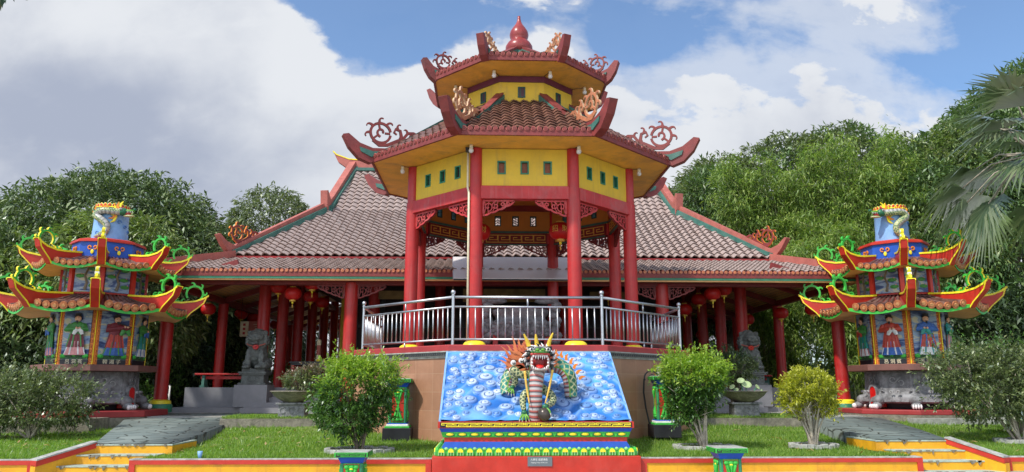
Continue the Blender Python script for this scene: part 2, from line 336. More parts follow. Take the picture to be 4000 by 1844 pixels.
def sun_scroll(mb, S, t, mi=0, me=1, tail=True, core=True):
    """openwork hip ornament in the XZ plane: a ring with curling rays and a wavy tail; +X is outward"""
    s = S
    mb.ribbon(arc(.30 * s, .30 * s, .21 * s, -150, 190, 22), .052 * s, -t / 2, t / 2, mi, me)
    for a in (20, 62, 104, 146): hook(mb, .30 * s + .22 * s * math.cos(RAD(a)), .30 * s + .22 * s * math.sin(RAD(a)), a, .17 * s, .05 * s, t * .9, mi, me, -1 if a < 90 else 1)
    if core:
        mb.ribbon(arc(.28 * s, .31 * s, .10 * s, -60, 230, 12, .03 * s), .045 * s, -t / 2.2, t / 2.2, mi, me)
        for a in (-20, 100, 200): mb.ribbon([(.30 * s + q * s * math.cos(RAD(a)), .30 * s + q * s * math.sin(RAD(a))) for q in (.09, .15, .2)], .04 * s, -t / 2.2, t / 2.2, mi, me)
    mb.ribbon([(.52 * s, .2 * s), (.42 * s, .06 * s), (.25 * s, .02 * s), (.0, .05 * s), (-.16 * s, .02 * s)], [.04 * s, .06 * s, .07 * s, .07 * s, .06 * s], -t / 2.1, t / 2.1, mi, me)
    if tail:
        mb.ribbon([(-.02 * s, .03 * s), (-.10 * s, .12 * s), (-.12 * s, .24 * s), (-.04 * s, .30 * s), (.02 * s, .24 * s), (-.02 * s, .18 * s)], [.07 * s, .07 * s, .06 * s, .055 * s, .045 * s, .03 * s], -t / 2, t / 2, mi, me)
        hook(mb, -.08 * s, .28 * s, 95, .16 * s, .05 * s, t * .9, mi, me, 1)
        mb.ribbon([(-.12 * s, .06 * s), (-.26 * s, .15 * s), (-.38 * s, .12 * s), (-.48 * s, .02 * s), (-.56 * s, -.01 * s)], [.06 * s, .065 * s, .055 * s, .05 * s, .035 * s], -t / 2, t / 2, mi, me)
        hook(mb, -.25 * s, .15 * s, 110, .13 * s, .045 * s, t * .9, mi, me, -1); mb.ribbon(arc(-.32 * s, .05 * s, .05 * s, 120, -160, 8), .03 * s, -t / 2.2, t / 2.2, mi, me)
def lace(mb, L, H, t, mi=0, me=1):
    """carved corner bracket: column on the x=0 side, beam along the top (z=0), tapering along +x"""
    w = .028
    mb.ribbon([(0, -w), (L, -w)], w * 1.6, -t / 2, t / 2, mi, me); mb.ribbon([(w, 0), (w, -H)], w * 1.6, -t / 2.1, t / 2.1, mi, me)
    edge = []
    for i in range(25):
        q = i / 24; edge.append((L * (.02 + .98 * q), -H * (1 - q) ** .75 - .035 - .022 * abs(math.sin(q * PI * 4))))
    mb.ribbon(edge, w * 1.5, -t / 2, t / 2, mi, me)
    for i, (qx, rr) in enumerate(((.14, .34), (.38, .27), (.60, .2), (.79, .13))):
        r = H * rr; c = (L * qx + .03, -.05 - r * 1.05); sgn = 1 if i % 2 else -1
        mb.ribbon(arc(c[0], c[1], r, 90 * sgn, 90 * sgn + 420, 18, r * .2), w * .95, -t / 2.2, t / 2.2, mi, me)
    for i in range(7): q = (i + .5) / 7; x = L * q; mb.ribbon([(x, -.03), (x + .03 * (-1) ** i, -H * .5 * (1 - q) ** .8 - .05), (x - .02, -H * (1 - q) ** .75 - .04)], w * .7, -t / 2.3, t / 2.3, mi, me)
def meander(mb, L, H, n, lw, y, t, mi=0, cx=0., cz=0.):
    """Greek key fret of n units centred on (cx,cz), raised t from the plane y towards -y"""
    u = L / n; x0 = cx - L / 2
    def seg(a, b):
        (xa, za), (xb, zb) = a, b
        mb.box((xa + xb) / 2, y - t / 2 + .0004 * (seg.k % 3), (za + zb) / 2, abs(xb - xa) + lw, t, abs(zb - za) + lw, mi); seg.k += 1
    seg.k = 0; h = H / 2 - lw / 2
    for i in range(n):
        a = x0 + i * u + lw * .6; b = x0 + (i + 1) * u - lw * .6; m1 = a + (b - a) * .30; m2 = a + (b - a) * .62
        P = [(a, cz - h), (a, cz + h), (b, cz + h), (b, cz - h * .30), (m1, cz - h * .30), (m1, cz + h * .35), (m2, cz + h * .35)]
        for p, q in zip(P, P[1:]): seg(p, q)
        seg((a, cz - h), (b + lw, cz - h))
def skey(mb, L, H, n, lw, y, t, mi=0, cx=0., cz=0.):   # interlocking S fret
    u = L / n; x0 = cx - L / 2; h = H / 2 - lw / 2
    for i in range(n):
        a = x0 + i * u; k = 0
        for (xa, za), (xb, zb) in ((( .05, h), (.95, h)), ((.95, h), (.95, 0)), ((.95, 0), (.45, 0)), ((.45, 0), (.45, -h)), ((.45, -h), (1.4, -h)), ((.05, h), (.05, .0)), ((.05, .0), (.28, .0))):
            if i == n - 1 and xb > 1: xb = .95
            mb.box(a + (xa + xb) / 2 * u, y - t / 2 + .0003 * (k % 3), cz + (za + zb) / 2, abs(xb - xa) * u + lw, t, abs(zb - za) + lw, mi); k += 1
def oct_frame(k, ap, z=0.): return Matrix.Rotation(RAD(45 * k), 4, 'Z') @ Matrix.Translation((0, -ap, z))
def hip_frame(k): return Matrix.Rotation(RAD(45 * k + 22.5 - 90), 4, 'Z')
def smooth_path(pts, n=6):
    P = [Vector(p) for p in pts]; out = []
    for i in range(len(P) - 1):
        a, b, c, d = P[max(i - 1, 0)], P[i], P[i + 1], P[min(i + 2, len(P) - 1)]
        for j in range(n):
            t = j / n; out.append(.5 * ((2 * b) + (c - a) * t + (2 * a - 5 * b + 4 * c - d) * t * t + (3 * b - 3 * c + d - a) * t ** 3))
    return out + [P[-1]]
def text_mesh(name, s, size, m, loc, rx=RAD(90), rz=0., parent=None, ext=.004):
    cu = bpy.data.curves.new(name, 'FONT'); cu.body = s; cu.size = size; cu.extrude = ext; cu.align_x = 'CENTER'; cu.align_y = 'CENTER'; cu.resolution_u = 2
    t = bpy.data.objects.new(name, cu); COL.objects.link(t); dg = bpy.context.evaluated_depsgraph_get()
    me = bpy.data.meshes.new_from_object(t.evaluated_get(dg)); bpy.data.objects.remove(t); me.materials.clear(); me.materials.append(m); me.name = name
    o = bpy.data.objects.new(name, me); COL.objects.link(o); o.location = loc; o.rotation_euler = (rx, 0, rz); o.parent = parent; return o

# ---------------------------------------------------------------- the pavilion
PX, PY, PZ = .93, 20.6, 2.5
def build_platform():
    t = thing('pavilion_platform', 'brown tiled octagonal platform with red coping under the pagoda pavilion', 'platform', (PX, PY, .3))
    S = 3.45; ap = 1.2071 * S
    w = MB(); w.lathe([(S * 1.3066, 0), (S * 1.3066, 1.93)], 8, 0, rot=RAD(22.5)); box_uv(obj('wall', w, M['brownwall'], t))
    c = MB()
    for r, z0, z1, mi in ((.03, 1.93, 1.965, 1), (.055, 1.965, 2.055, 0), (.075, 2.055, 2.08, 1)):
        c.lathe([(S * 1.3066 + r, z0), (S * 1.3066 + r, z1)], 8, mi, rot=RAD(22.5))
    obj('grey_band', c, [mat('grey_band_tile', (.22, .21, .19), .5, .2, 8.), M['concrete']], t)
    f = MB()
    for k in (0, 1, 7):
        f.M = oct_frame(k, ap + .055 * .924); meander(f, S * .985, .058, 46, .008, -.001, .006, 0, 0, 2.01)
    obj('fret_pattern', f, M['black'], t)
    e = MB(); e.lathe([(S * 1.3066 + .05, 2.08), (S * 1.3066 + .05, 2.2), (S * 1.3066 + .03, 2.215), (.3, 2.215)], 8, 0, rot=RAD(22.5)); obj('red_coping', e, M['plinthred'], t, bev=.008)
    for k in (1, 7):
        p = MB(); p.M = oct_frame(k, ap); p.box(.35 if k == 1 else -.45, -.012, 1.35, .34, .03, .95, 0); p.box(.35 if k == 1 else -.45, -.024, 1.35, .29, .02, .88, 1)
        obj('wall_plaque', p, [M['gold'], M['cream']], t)
    d = MB(); d.M = oct_frame(0, ap); d.tube([(1.60, -.05, 1.72), (1.60, -.10, 1.72), (1.78, -.10, 1.72), (1.80, -.10, 1.70), (1.80, -.10, .9)], .018, 8); obj('drain_pipe', d, M['white'], t, True)
build_platform()

M['crest'] = mat('faded_orange_crest', (.44, .16, .075), .6, .25, 6., dirt=.5, dcol=(.2, .09, .05)); M['crestedge'] = mat('pale_crest_edge', (.52, .33, .19), .6, .25, 6., dirt=.5, dcol=(.25, .13, .07))
def build_pavilion():
    t = thing('pavilion', 'red and yellow two tiered octagonal pagoda pavilion with gourd finial on the brown platform', 'pavilion', (PX, PY, PZ))
    S = 2.4; RC = S * 1.3066; ap = S * 1.2071
    for k in range(8):
        c = MB(); c.M = Matrix.Rotation(RAD(45 * k + 22.5), 4, 'Z') @ Matrix.Translation((0, -RC, 0))
        c.lathe([(.172, .1), (.172, 3.62), (.168, 3.9)], 20, 0); c.lathe([(.15, 3.9), (.15, 4.9)], 20, 0)
        c = obj('column', c, M['red'], t, auto=40)
        b = MB(); b.M = Matrix.Rotation(RAD(45 * k + 22.5), 4, 'Z') @ Matrix.Translation((0, -RC, 0))
        b.lathe([(.30, 0), (.30, .05), (.255, .11), (.24, .13), (.2, .16), (.172, .17)], 20, 0); obj('column_base', b, M['lemon'], c, auto=40)
    for k in range(8):
        F = oct_frame(k, ap)
        b = MB(); b.M = F; b.box(0, 0, 3.775, S - .24, .24, .33); obj('beam', b, M['redbeam'], t, bev=.012)
        # wall panel with three window openings
        w = MB(); w.M = F; L = S - .2; z0, z1 = 3.94, 4.9; ww, wh, zc = .21, .34, 4.42 if k in (0, 1, 7) else 4.34; xs = (-.57, 0, .57)
        edges = [-L / 2] + [v for x in xs for v in (x - ww / 2, x + ww / 2)] + [L / 2]
        for i in range(0, 8, 2): w.box((edges[i] + edges[i + 1]) / 2, .04, (z0 + z1) / 2, edges[i + 1] - edges[i], .14, z1 - z0)
        for x in xs:
            w.box(x, .04, (z0 + zc - wh / 2) / 2, ww, .14, zc - wh / 2 - z0); w.box(x, .04, (z1 + zc + wh / 2) / 2, ww, .14, z1 - zc - wh / 2)
        wall = obj('wall', w, M['yellow'], t)
        inn = MB(); inn.M = F
        for i in range(0, 8, 2): inn.box((edges[i] + edges[i + 1]) / 2, .122, (z0 + z1) / 2 , edges[i + 1] - edges[i], .02, z1 - z0)
        for x in xs: inn.box(x, .122, (z0 + zc - wh / 2) / 2, ww, .02, zc - wh / 2 - z0); inn.box(x, .122, (z1 + zc + wh / 2) / 2, ww, .02, z1 - zc - wh / 2)
        inn.box(0, .14, 4.77, L, .05, .22, 1); inn.box(0, .15, 3.98, L, .05, .05, 2)
        obj('inner_lining', inn, [M['inner'], M['darkred'], M['teal']], t)
        for x in xs:
            f = MB(); f.M = F; q = .034
            f.box(x, .045, zc + wh / 2 - q / 2, ww, .18, q, 0); f.box(x, .045, zc - wh / 2 + q / 2, ww, .18, q, 0)
            for s in (-1, 1): f.box(x + s * (ww / 2 - q / 2), .045, zc, q, .178, wh - 2 * q, 0)
            if k in (3, 4, 5):
                f.box(x, .05, zc, .012, .02, wh - 2 * q, 0); f.box(x, .05, zc, ww - 2 * q, .018, .012, 0)
                obj('window', f, M['ink'], wall)
            else:
                f.box(x, .06, zc, ww - 2 * q + .004, .03, wh - 2 * q + .004, 1); obj('window', f, [M['green'], M['pane_red'] if k in (0,) else M['pane_dark']], wall)
        # frieze under the beam on the inner side and lace brackets
        fr = MB(); fr.M = F
        if k in (2, 3, 4, 5, 6):
            fr.box(0, .14, 3.76, S - .38, .05, .38, 0); fr.box(0, .15, 3.955, S - .4, .06, .03, 1); fr.box(0, .15, 3.57, S - .4, .06, .035, 1)
            fr.M = F @ Matrix.Rotation(PI, 4, 'Z'); meander(fr, S - .5, .25, 5, .02, -.165, .012, 2, 0, 3.76); obj('key_fret_frieze', fr, [M['darkred'], M['teal'], M['gold']], t)
        dz = 3.605
        for s in (-1, 1):
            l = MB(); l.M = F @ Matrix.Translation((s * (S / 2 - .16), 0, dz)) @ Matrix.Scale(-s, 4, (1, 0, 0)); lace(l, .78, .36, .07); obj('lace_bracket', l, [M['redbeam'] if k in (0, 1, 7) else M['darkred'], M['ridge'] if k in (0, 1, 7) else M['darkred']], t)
    # lower roof
    SE = 3.3; apE = SE * 1.2071; apT = 1.217 * 1.2071; ze, zt = 5.05, 6.78
    so = MB(); so.lathe([(SE * 1.3066 - .02, 4.93), (1.5, 4.905)], 8, 0, rot=RAD(22.5)); so.lathe([(SE * 1.3066 - .02, 4.935), (SE * 1.3066 - .02, 5.0), (1.0, 5.0)], 8, 0, rot=RAD(22.5)); obj('lower_soffit', so, M['soffit'], t)
    for zlev, SE_, ST, zE, zT, nm in ((0, 3.3, 1.25, 5.06, 6.75, 'lower'), (1, 2.03, .42, 7.66, 8.62, 'upper')):
        apE = SE_ * 1.2071; apT = ST * 1.2071
        ro = MB(); fa = MB()
        for k in range(8):
            F = Matrix.Rotation(RAD(45 * k), 4, 'Z')
            P = lambda x, y, z: F @ Vector((x, y, z))
            tile_roof(ro, P(-SE_ / 2, -apE, zE), P(SE_ / 2, -apE, zE), P(-ST / 2, -apT, zT), P(ST / 2, -apT, zT), .27, .27, .03, .04)
            fa.M = F @ Matrix.Translation((0, -apE, 0)); fa.box(0, .03, zE - .085, SE_ - .05, .06, .15, 0)
            nrm = P(0, -1, 0); dc = MB(); eave_discs(dc, P(-SE_ / 2 + .1, -apE - .0, zE + .005), P(SE_ / 2 - .1, -apE, zE + .005), .15, .062, 0, 1, nrm); obj(nm + '_eave_tile_ends', dc, [M['ridge'], M['pinkridge']], t)
        obj(nm + '_roof_tiles', ro, M['tile2'], t, auto=50); obj(nm + '_fascia', fa, M['ridge'], t)
    us = MB(); us.lathe([(2.03 * 1.3066 - .02, 7.52), (1.2, 7.46)], 8, 0, rot=RAD(22.5)); us.lathe([(2.03 * 1.3066 - .02, 7.525), (2.03 * 1.3066 - .02, 7.6), (.5, 7.6)], 8, 0, rot=RAD(22.5)); obj('upper_soffit', us, M['soffit'], t)
    # upper drum
    SU = 1.217; apU = SU * 1.2071
    for k in range(8):
        F = oct_frame(k, apU); w = MB(); w.M = F; w.box(0, .05, 6.96, SU, .1, .74, 0); wl = obj('upper_wall', w, M['yellow'], t)
        if k in (0, 1, 7, 2, 6):
            f = MB(); f.M = F; ww, wh, zc, q = .2, .31, 7.0, .03
            for s in (-1, 1): f.box(s * (ww / 2 - q / 2), -.005, zc, q, .04, wh, 0); f.box(0, -.005, zc + s * (wh / 2 - q / 2), ww - 2 * q, .04, q, 0)
            f.box(0, .0, zc, ww - 2 * q, .02, wh - 2 * q, 1); f.box(-.03, -.011, zc, .02, .01, wh - 2 * q, 0); obj('upper_window', f, [M['ink'], M['pane_dark']], wl)
    bd = MB(); bd.lathe([(SU * 1.3066 + .035, 7.29), (SU * 1.3066 + .035, 7.46), (.5, 7.462)], 8, 0, rot=RAD(22.5)); obj('purple_band', bd, M['purple'], t)
    # hip ridges with upturned ends
    for k in range(8):
        for nm, poly_r, poly_g, th, sc, sr, sz in (
            ('lower', [(1.55, 7.0), (2.4, 6.34), (3.2, 5.68), (3.9, 5.32), (4.3, 5.28), (4.65, 5.38), (4.95, 5.60), (5.10, 5.56), (4.93, 5.24), (4.66, 4.97), (4.36, 4.87), (4.20, 4.95), (1.55, 6.8)],
             [(1.55, 6.93), (2.4, 6.27), (3.2, 5.60), (3.9, 5.22), (4.3, 5.18), (4.66, 5.26), (4.62, 5.14), (4.34, 5.02), (1.55, 6.72)], .22, 1.0, 3.58, 5.54),
            ('upper', [(.42, 8.86), (1.3, 8.32), (2.0, 7.88), (2.4, 7.80), (2.68, 7.90), (2.88, 8.12), (3.0, 8.09), (2.9, 7.8), (2.76, 7.58), (2.6, 7.46), (2.46, 7.58), (.42, 8.6)],
             [(.42, 8.78), (1.3, 8.24), (2.0, 7.79), (2.4, 7.71), (2.66, 7.79), (2.62, 7.68), (2.46, 7.64), (.42, 8.56)], .2, .72, 2.02, 7.93)):
            r = MB(); r.M = hip_frame(k); r.prism(poly_r, -th / 2, th / 2); rd = obj(nm + '_hip_ridge', r, M['ridge'], t, bev=.01)
            g = MB(); g.M = hip_frame(k); g.prism(poly_g, -th / 2 - .03, th / 2 + .03); obj('green_edge', g, M['teal'], rd)
            o = MB(); o.M = hip_frame(k) @ Matrix.Translation((sr, 0, sz)) @ Matrix.Rotation(RAD(22 if nm == 'lower' else 16), 4, 'Y')
            front = k in (0, 7)
            sun_scroll(o, 1.3 * sc, .05, 0, 1); obj('scroll_crest', o, [M['crest'] if front else M['ridge'], M['crestedge'] if front else M['dim']], rd)
    # gourd finial
    g = MB(); g.lathe([(.62, 8.45), (.55, 8.66), (.42, 8.74), (.36, 8.80)], 8, 0, rot=RAD(22.5)); obj('finial_seat', g, M['teal'], t)
    g = MB(); g.lathe([(.24, 8.72), (.34, 8.80), (.405, 8.92), (.40, 9.04), (.33, 9.16), (.25, 9.235), (.235, 9.26), (.27, 9.33), (.285, 9.42), (.26, 9.53), (.19, 9.65), (.11, 9.76), (.065, 9.86), (.045, 9.96), (.045, 10.03), (.01, 10.05)], 32, 0)
    obj('gourd_finial', g, mat('glazed_maroon', (.26, .035, .03), .32, .15, 4., coat=.2), t, True)
    # bulbs under the eaves
    for k in range(8):
        for R_, z in ((3.45, 4.915), (1.98, 7.47)):
            b = MB(); b.M = Matrix.Rotation(RAD(45 * k + 22.5), 4, 'Z') @ Matrix.Translation((0, -R_, z)); b.lathe([(.045, -.09), (.045, 0)], 10, 1); b.lathe([(.01, -.21), (.05, -.19), (.062, -.15), (.05, -.1), (.03, -.085)], 12, 0); b.tube([(0, .0, -.01), (0, R_ - 3.1 if z < 6 else R_ - 1.6, -.008)], .008, 5, 2); obj('eave_bulb', b, [M['white'], M['cream'], M['dim']], t, True)
    pp = MB(); a = RAD(-22.5 - 90); x, y = RC * math.cos(a), RC * math.sin(a); pp.tube([(x - .2, y - .02, 4.92), (x - .2, y - .02, 3.9), (x - .165, y - .12, 3.75), (x - .165, y - .12, .1)], .028, 8); obj('cable_conduit', pp, M['cream'], t, True)
    fl = MB(); fl.box(x - .21, y - .18, 4.82, .1, .16, .1); obj('floodlight', fl, M['black'], t, bev=.01)
    # wall lining ceiling inside
    ci = MB(); ci.lathe([(3.0, 4.86), (.2, 4.9)], 8, 0, rot=RAD(22.5)); obj('inner_ceiling', ci, M['inner'], t)
build_pavilion()

def build_railing():
    t = thing('steel_railing', 'silver steel railing with ball topped posts around the pavilion platform edge', 'railing', (PX, PY, PZ))
    S = 3.325; RC = S * 1.3066; ap = S * 1.2071; vis = (7, 0, 1, 6, 2)
    V = lambda k: Vector((RC * math.sin(RAD(45 * k + 22.5)), -RC * math.cos(RAD(45 * k + 22.5)), 0))
    for k in (-1, 0, 1, -2, -3, 2):
        p = V(k); b = MB(); b.M = Matrix.Translation(p); b.lathe([(.05, 0), (.05, .012), (.034, .014), (.034, 1.10), (.045, 1.105), (.045, 1.12), (.03, 1.125), (.03, 1.14)], 14, 0); post = obj('post', b, M['steel'], t, auto=40)
        s = MB(); s.ell(p + Vector((0, 0, 1.185)), (.055,) * 3, 14); obj('post_ball', s, M['steel'], post, True)
    for k in vis:
        a, b = V(k - 1), V(k); d = (b - a).normalized(); a2 = a + d * .03; b2 = b - d * .03; Z = Vector((0, 0, 1))
        for nm, z, r in (('top_rail', 1.075, .032), ('middle_rail', .86, .024), ('bottom_rail', .14, .024)):
            m = MB(); m.tube([a2 + Z * z, b2 + Z * z], r, 12); obj(nm, m, M['steel'], t, True)
        mm = (a + b) / 2
        for z0, z1 in ((.865, 1.06), (0, .13)): m = MB(); m.tube([mm + Z * z0, mm + Z * z1], .02, 8); obj('rail_stub', m, M['steel'], t, True)
        n = 19
        for i in range(n):
            p = a + (b - a) * ((i + 1) / (n + 1)); m = MB(); m.tube([p + Z * .15, p + Z * .85], .0155, 8); obj('baluster', m, M['steel'], t, True)
build_railing()
# ---------------------------------------------------------------- dragon screen
M['paintv'] = vmat('painted_relief', .38, .12, .12)
def build_screen():
    t = thing('dragon_screen', 'stepped red blue and green plinth carrying a sloping panel of blue swirling clouds', 'relief wall', (PX, 13.8, 0))
    b = MB()
    b.box(0, 1.4, .19, 3.75, 2.8, .40); obj('red_base', b, M['vermil'], t, bev=.012)
    p = MB(); p.box(0, 1.5, .45, 3.60, 2.76, .10); obj('petal_step', p, M['brightgreen'], t)
    # lotus petals along the front and the two visible sides
    pt = MB()
    def petals(n, L, F):
        pt.M = F; w = L / n
        for i in range(n):
            x = -L / 2 + w * (i + .5); prof = [(x + w * .46 * math.cos(RAD(a)), .41 + .125 * math.sin(RAD(a)) ** .8) for a in range(0, 181, 20)]
            pt.prism([(x + w * .46, .395)] + prof + [(x - w * .46, .395)], -.03, .02, 0)
            inner = [(x + w * .30 * math.cos(RAD(a)), .455 + .065 * math.sin(RAD(a))) for a in range(0, 181, 30)]; pt.prism(inner, -.05, 0, 1)
            for s in (-.28, 0, .28): pt.box(x + s * w, -.036, .430, w * .10, .03, .06, 2)
            if i < n - 1: pt.ell((x + w / 2, -.012, .515), (w * .2, .02, .03), 8, 2)
    petals(21, 3.60, Matrix.Translation((0, .13, 0)))
    for s in (-1, 1): petals(14, 2.5, Matrix.Translation((s * 1.80, 1.4, 0)) @ Matrix.Rotation(s * PI / 2, 4, 'Z'))
    obj('lotus_petals', pt, [M['brightgreen'], M['lemon'], mat('pale_green_paint', (.25, .55, .2), .5)], t)
    m = MB(); m.box(0, 1.5, .565, 3.48, 2.60, .13, 0, top=.955, topy=.98); m.box(0, 1.5, .655, 3.30, 2.5, .055, 0); obj('blue_step', m, M['blue'], t)
    r = MB(); r.box(0, 1.5, .665, 3.345, 2.52, .095); obj('red_step', r, M['vermil'], t)
    g = MB(); g.box(0, 1.5, .76, 3.40, 2.56, .10, 0, top=1.02)
    for i in range(15):
        x = -1.57 + i * 3.14 / 14; g.ell((x, .21, .762), (.075, .03, .030), 12, 1); g.ell((x, .213, .762), (.09, .02, .042), 12, 2)
        if i < 14: g.prism([(x + .06, .81), (x + .165, .81), (x + .11, .715)], .19, .22, 0)
    obj('green_bead_band', g, [M['brightgreen'], M['lemon'], M['green']], t)
    c = MB(); c.box(0, 1.5, .84, 3.46, 2.62, .07, 0, top=1.02); obj('blue_cove', c, M['blue'], t)
    f = MB(); f.box(0, 1.5, .93, 3.58, 2.70, .11, 0); f.box(0, .145, .932, 3.50, .012, .088, 1); obj('red_cornice', f, [M['vermil'], M['black']], t)
    k = MB(); skey(k, 3.46, .072, 16, .013, .139, .012, 0, 0, .932); obj('key_fret', k, M['lemon'], t)
    # cloud slope: a height field of domes with spiral grooves, painted blue and white
    L = 2.56; a = math.atan2(1.34, 2.2); nx, ny = 420, 300; X, Y = np.meshgrid(np.linspace(-1.765, 1.765, nx), np.linspace(0, L, ny)); H = np.zeros_like(X)
    wob = .5 + .5 * np.sin(X * 5.1 + 2 * np.sin(Y * 3.7)) * np.sin(Y * 4.3 + 1.3 * np.sin(X * 4.1))
    base = np.stack([.018 + .08 * wob ** 2, .13 + .24 * wob ** 2, .43 + .20 * wob], -1); colr = base.copy(); H += .03 * wob
    flow = np.abs(np.sin(7 * Y + 2.2 * np.sin(3.1 * X + 1.1 * Y) + 1.3 * np.sin(5.3 * X - 2. * Y))) ** 7; colr = colr * (1 - .55 * flow[..., None]) + np.array([.22, .40, .68]) * .55 * flow[..., None]; H += .022 * flow
    rs = np.random.default_rng(5); placed = []; tries = 0
    while len(placed) < 128 and tries < 20000:
        tries += 1; x, y = rs.uniform(-1.66, 1.66), rs.uniform(.08, L - .08); edge = abs(x) > 1.35 or y < .3 or y > L - .3
        r = rs.uniform(.075, .12) if edge else rs.uniform(.11, .175)
        if abs(x - .02) < .30 and y < 1.25: continue
        if any((x - a_) ** 2 + ((y - b_) * .8) ** 2 < ((r + c_) * (.66)) ** 2 for a_, b_, c_ in placed): continue
        placed.append((x, y, r))
    for x, y, r in placed:
        dx, dy = (X - x) / (r * rs.uniform(1.0, 1.25)), (Y - y) / (r * rs.uniform(.95, 1.15)); q = np.sqrt(dx * dx + dy * dy); ins = q < 1
        th = np.arctan2(dy, dx); ph = rs.uniform(0, 6.28); sg = rs.choice([-1, 1]); turns = rs.uniform(1.6, 2.1)
        sp = (q * turns + sg * th / (2 * PI) + ph) % 1.0; d = np.abs(sp - .5); groove = np.clip(1.25 - d / .15, 0, 1) * (q > .12) * (q < .92)
        h = (.045 + .28 * r) * np.sqrt(np.clip(1 - q * q, 0, 1)) * (1 - .30 * groove) + .012 * np.clip(1 - q * 3, 0, 1)
        H = np.where(ins, np.maximum(H, h * .95), H)
        w = np.clip((1 - q) * 2.2, 0, 1)[..., None]; tone = rs.uniform(.05, .85); wc = np.array([.60, .68, .78]) * tone + np.array([.06, .20, .50]) * (1 - tone); gc = np.array([.035, .085, .25])
        cc = wc * (1 - groove[..., None]) + gc * groove[..., None]; colr = np.where(ins[..., None], colr * (1 - w) + cc * w, colr)
    P = np.stack([X, .35 + Y * math.cos(a) - H * math.sin(a), .985 + Y * math.sin(a) + H * math.cos(a)], -1).reshape(-1, 3); I = np.arange(nx * ny).reshape(ny, nx)
    F = np.stack([I[:-1, :-1], I[:-1, 1:], I[1:, 1:], I[1:, :-1]], -1).reshape(-1, 4)
    o = obj('cloud_panel', npmesh('cloud_panel', P, F, M['paintv'], smooth=True, col=colr.reshape(-1, 3)), None, t)
    s = MB(); s.M = Matrix.Rotation(PI / 2, 4, 'Z') @ Matrix.Scale(-1, 4, (0, 1, 0))
    for q in (-1, 1): s.prism([(.34, .98), (.34, 1.01), (2.56, 2.36), (2.72, 2.36), (2.72, .98)], q * 1.765 - .02, q * 1.765 + .02)
    s.M = Matrix(); s.box(0, 2.62, 1.66, 3.5, .2, 1.4); obj('panel_side', s, M['sky'], t)
    pl = MB(); pl.box(0.05, -.008, .305, .44, .02, .165, 0); pl = obj('name_plaque', pl, mat('grey_plaque', (.13, .15, .16), .45, .1), t)
    text_mesh('plaque_writing', '人美宝 瑞墨鴻禧', .042, M['white'], (.035, -.0185, .335), parent=pl, ext=.002); text_mesh('plaque_writing', 'Tanjung Uma, 2010 a Sri', .03, M['white'], (.035, -.0185, .285), parent=pl, ext=.002)
build_screen()

def cell_cols(s, th, ns, nt, body, line, lw=.16):    # overlapping scale lattice along a tube
    a = (s * ns + th * nt) % 1; b = (s * ns - th * nt) % 1; d = min(min(a, 1 - a), min(b, 1 - b)); return line if d < lw else body
def painted_tube(pts, rad, n, fn, flat=None):
    """tube with a colour function fn(s metres, angle 0..1) ; returns verts, faces, cols"""
    P = [Vector(p) for p in pts]; m = len(P); V = []; C = []; F = []; a = None; s = 0.
    for i, p in enumerate(P):
        d = (P[min(i + 1, m - 1)] - P[max(i - 1, 0)]).normalized()
        ref = flat if flat is not None else Vector((0, -1, 0))
        a = (ref - d * ref.dot(d)); a = a.normalized() if a.length > .05 else d.orthogonal().normalized(); b = d.cross(a)
        if i: s += (p - P[i - 1]).length
        r = rad if isinstance(rad, (int, float)) else rad[min(i, len(rad) - 1)]
        for k in range(n): t = k / n; V.append(p + (a * math.cos(2 * PI * t) + b * math.sin(2 * PI * t)) * r); C.append(fn(s, t))
    for i in range(m - 1):
        for k in range(n): F.append((i * n + k, i * n + (k + 1) % n, (i + 1) * n + (k + 1) % n, (i + 1) * n + k))
    return V, F, C
class PB:                                        # painted builder: quads with point colours
    def __init__(s): s.V = []; s.F = []; s.C = []
    def put(s, V, F, C): b = len(s.V); s.V += [tuple(v) for v in V]; s.F += [tuple(b + i for i in f) for f in F]; s.C += list(C)
    def tube(s, pts, rad, n, fn, flat=None): s.put(*painted_tube(pts, rad, n, fn, flat))
    def mbs(s, mb, c): s.put(mb.v, mb.f, [c] * len(mb.v))
    def obj(s, name, m, parent, smooth=True):
        me = bpy.data.meshes.new(name); me.from_pydata(s.V, [], s.F); me.update(); me.materials.append(m)
        a = me.color_attributes.new('Col', 'FLOAT_COLOR', 'POINT'); c = np.ones((len(s.V), 4), dtype=np.float32); c[:, :3] = s.C; a.data.foreach_set('color', c.ravel())
        if smooth: me.polygons.foreach_set('use_smooth', [True] * len(s.F))
        o = bpy.data.objects.new(name, me); COL.objects.link(o); o.parent = parent; return o
GRN, LIME, CRM, WHT, BLK, PNK, DRD, ORG, YEL, TEALC = (.02, .13, .06), (.13, .34, .04), (.50, .50, .25), (.47, .455, .43), (.02, .02, .025), (.42, .12, .10), (.35, .015, .015), (.62, .15, .035), (.78, .52, .05), (.015, .20, .15)
def resamp(pts, rad, n):
    P = smooth_path(pts, n); m = len(pts); R_ = []
    for i in range(len(P)): q = i / n; j = min(int(q), m - 2); f = q - j; R_.append(rad[j] * (1 - f) + rad[j + 1] * f)
    return P, R_
def flame(mb, x, z, ang, ln, w, y0, y1, mi=0, me=1, wav=1):
    pts = []; a = RAD(ang); ws = []
    for i in range(11):
        q = i / 10; pts.append((x, z)); ws.append(w * (1 - q) ** .7 * (.75 + .5 * math.sin(q * PI)) + .004); a += wav * RAD(16) * math.cos(q * 6.5); x += ln / 10 * math.cos(a); z += ln / 10 * math.sin(a)
    mb.ribbon(pts, ws, y0, y1, mi, me)
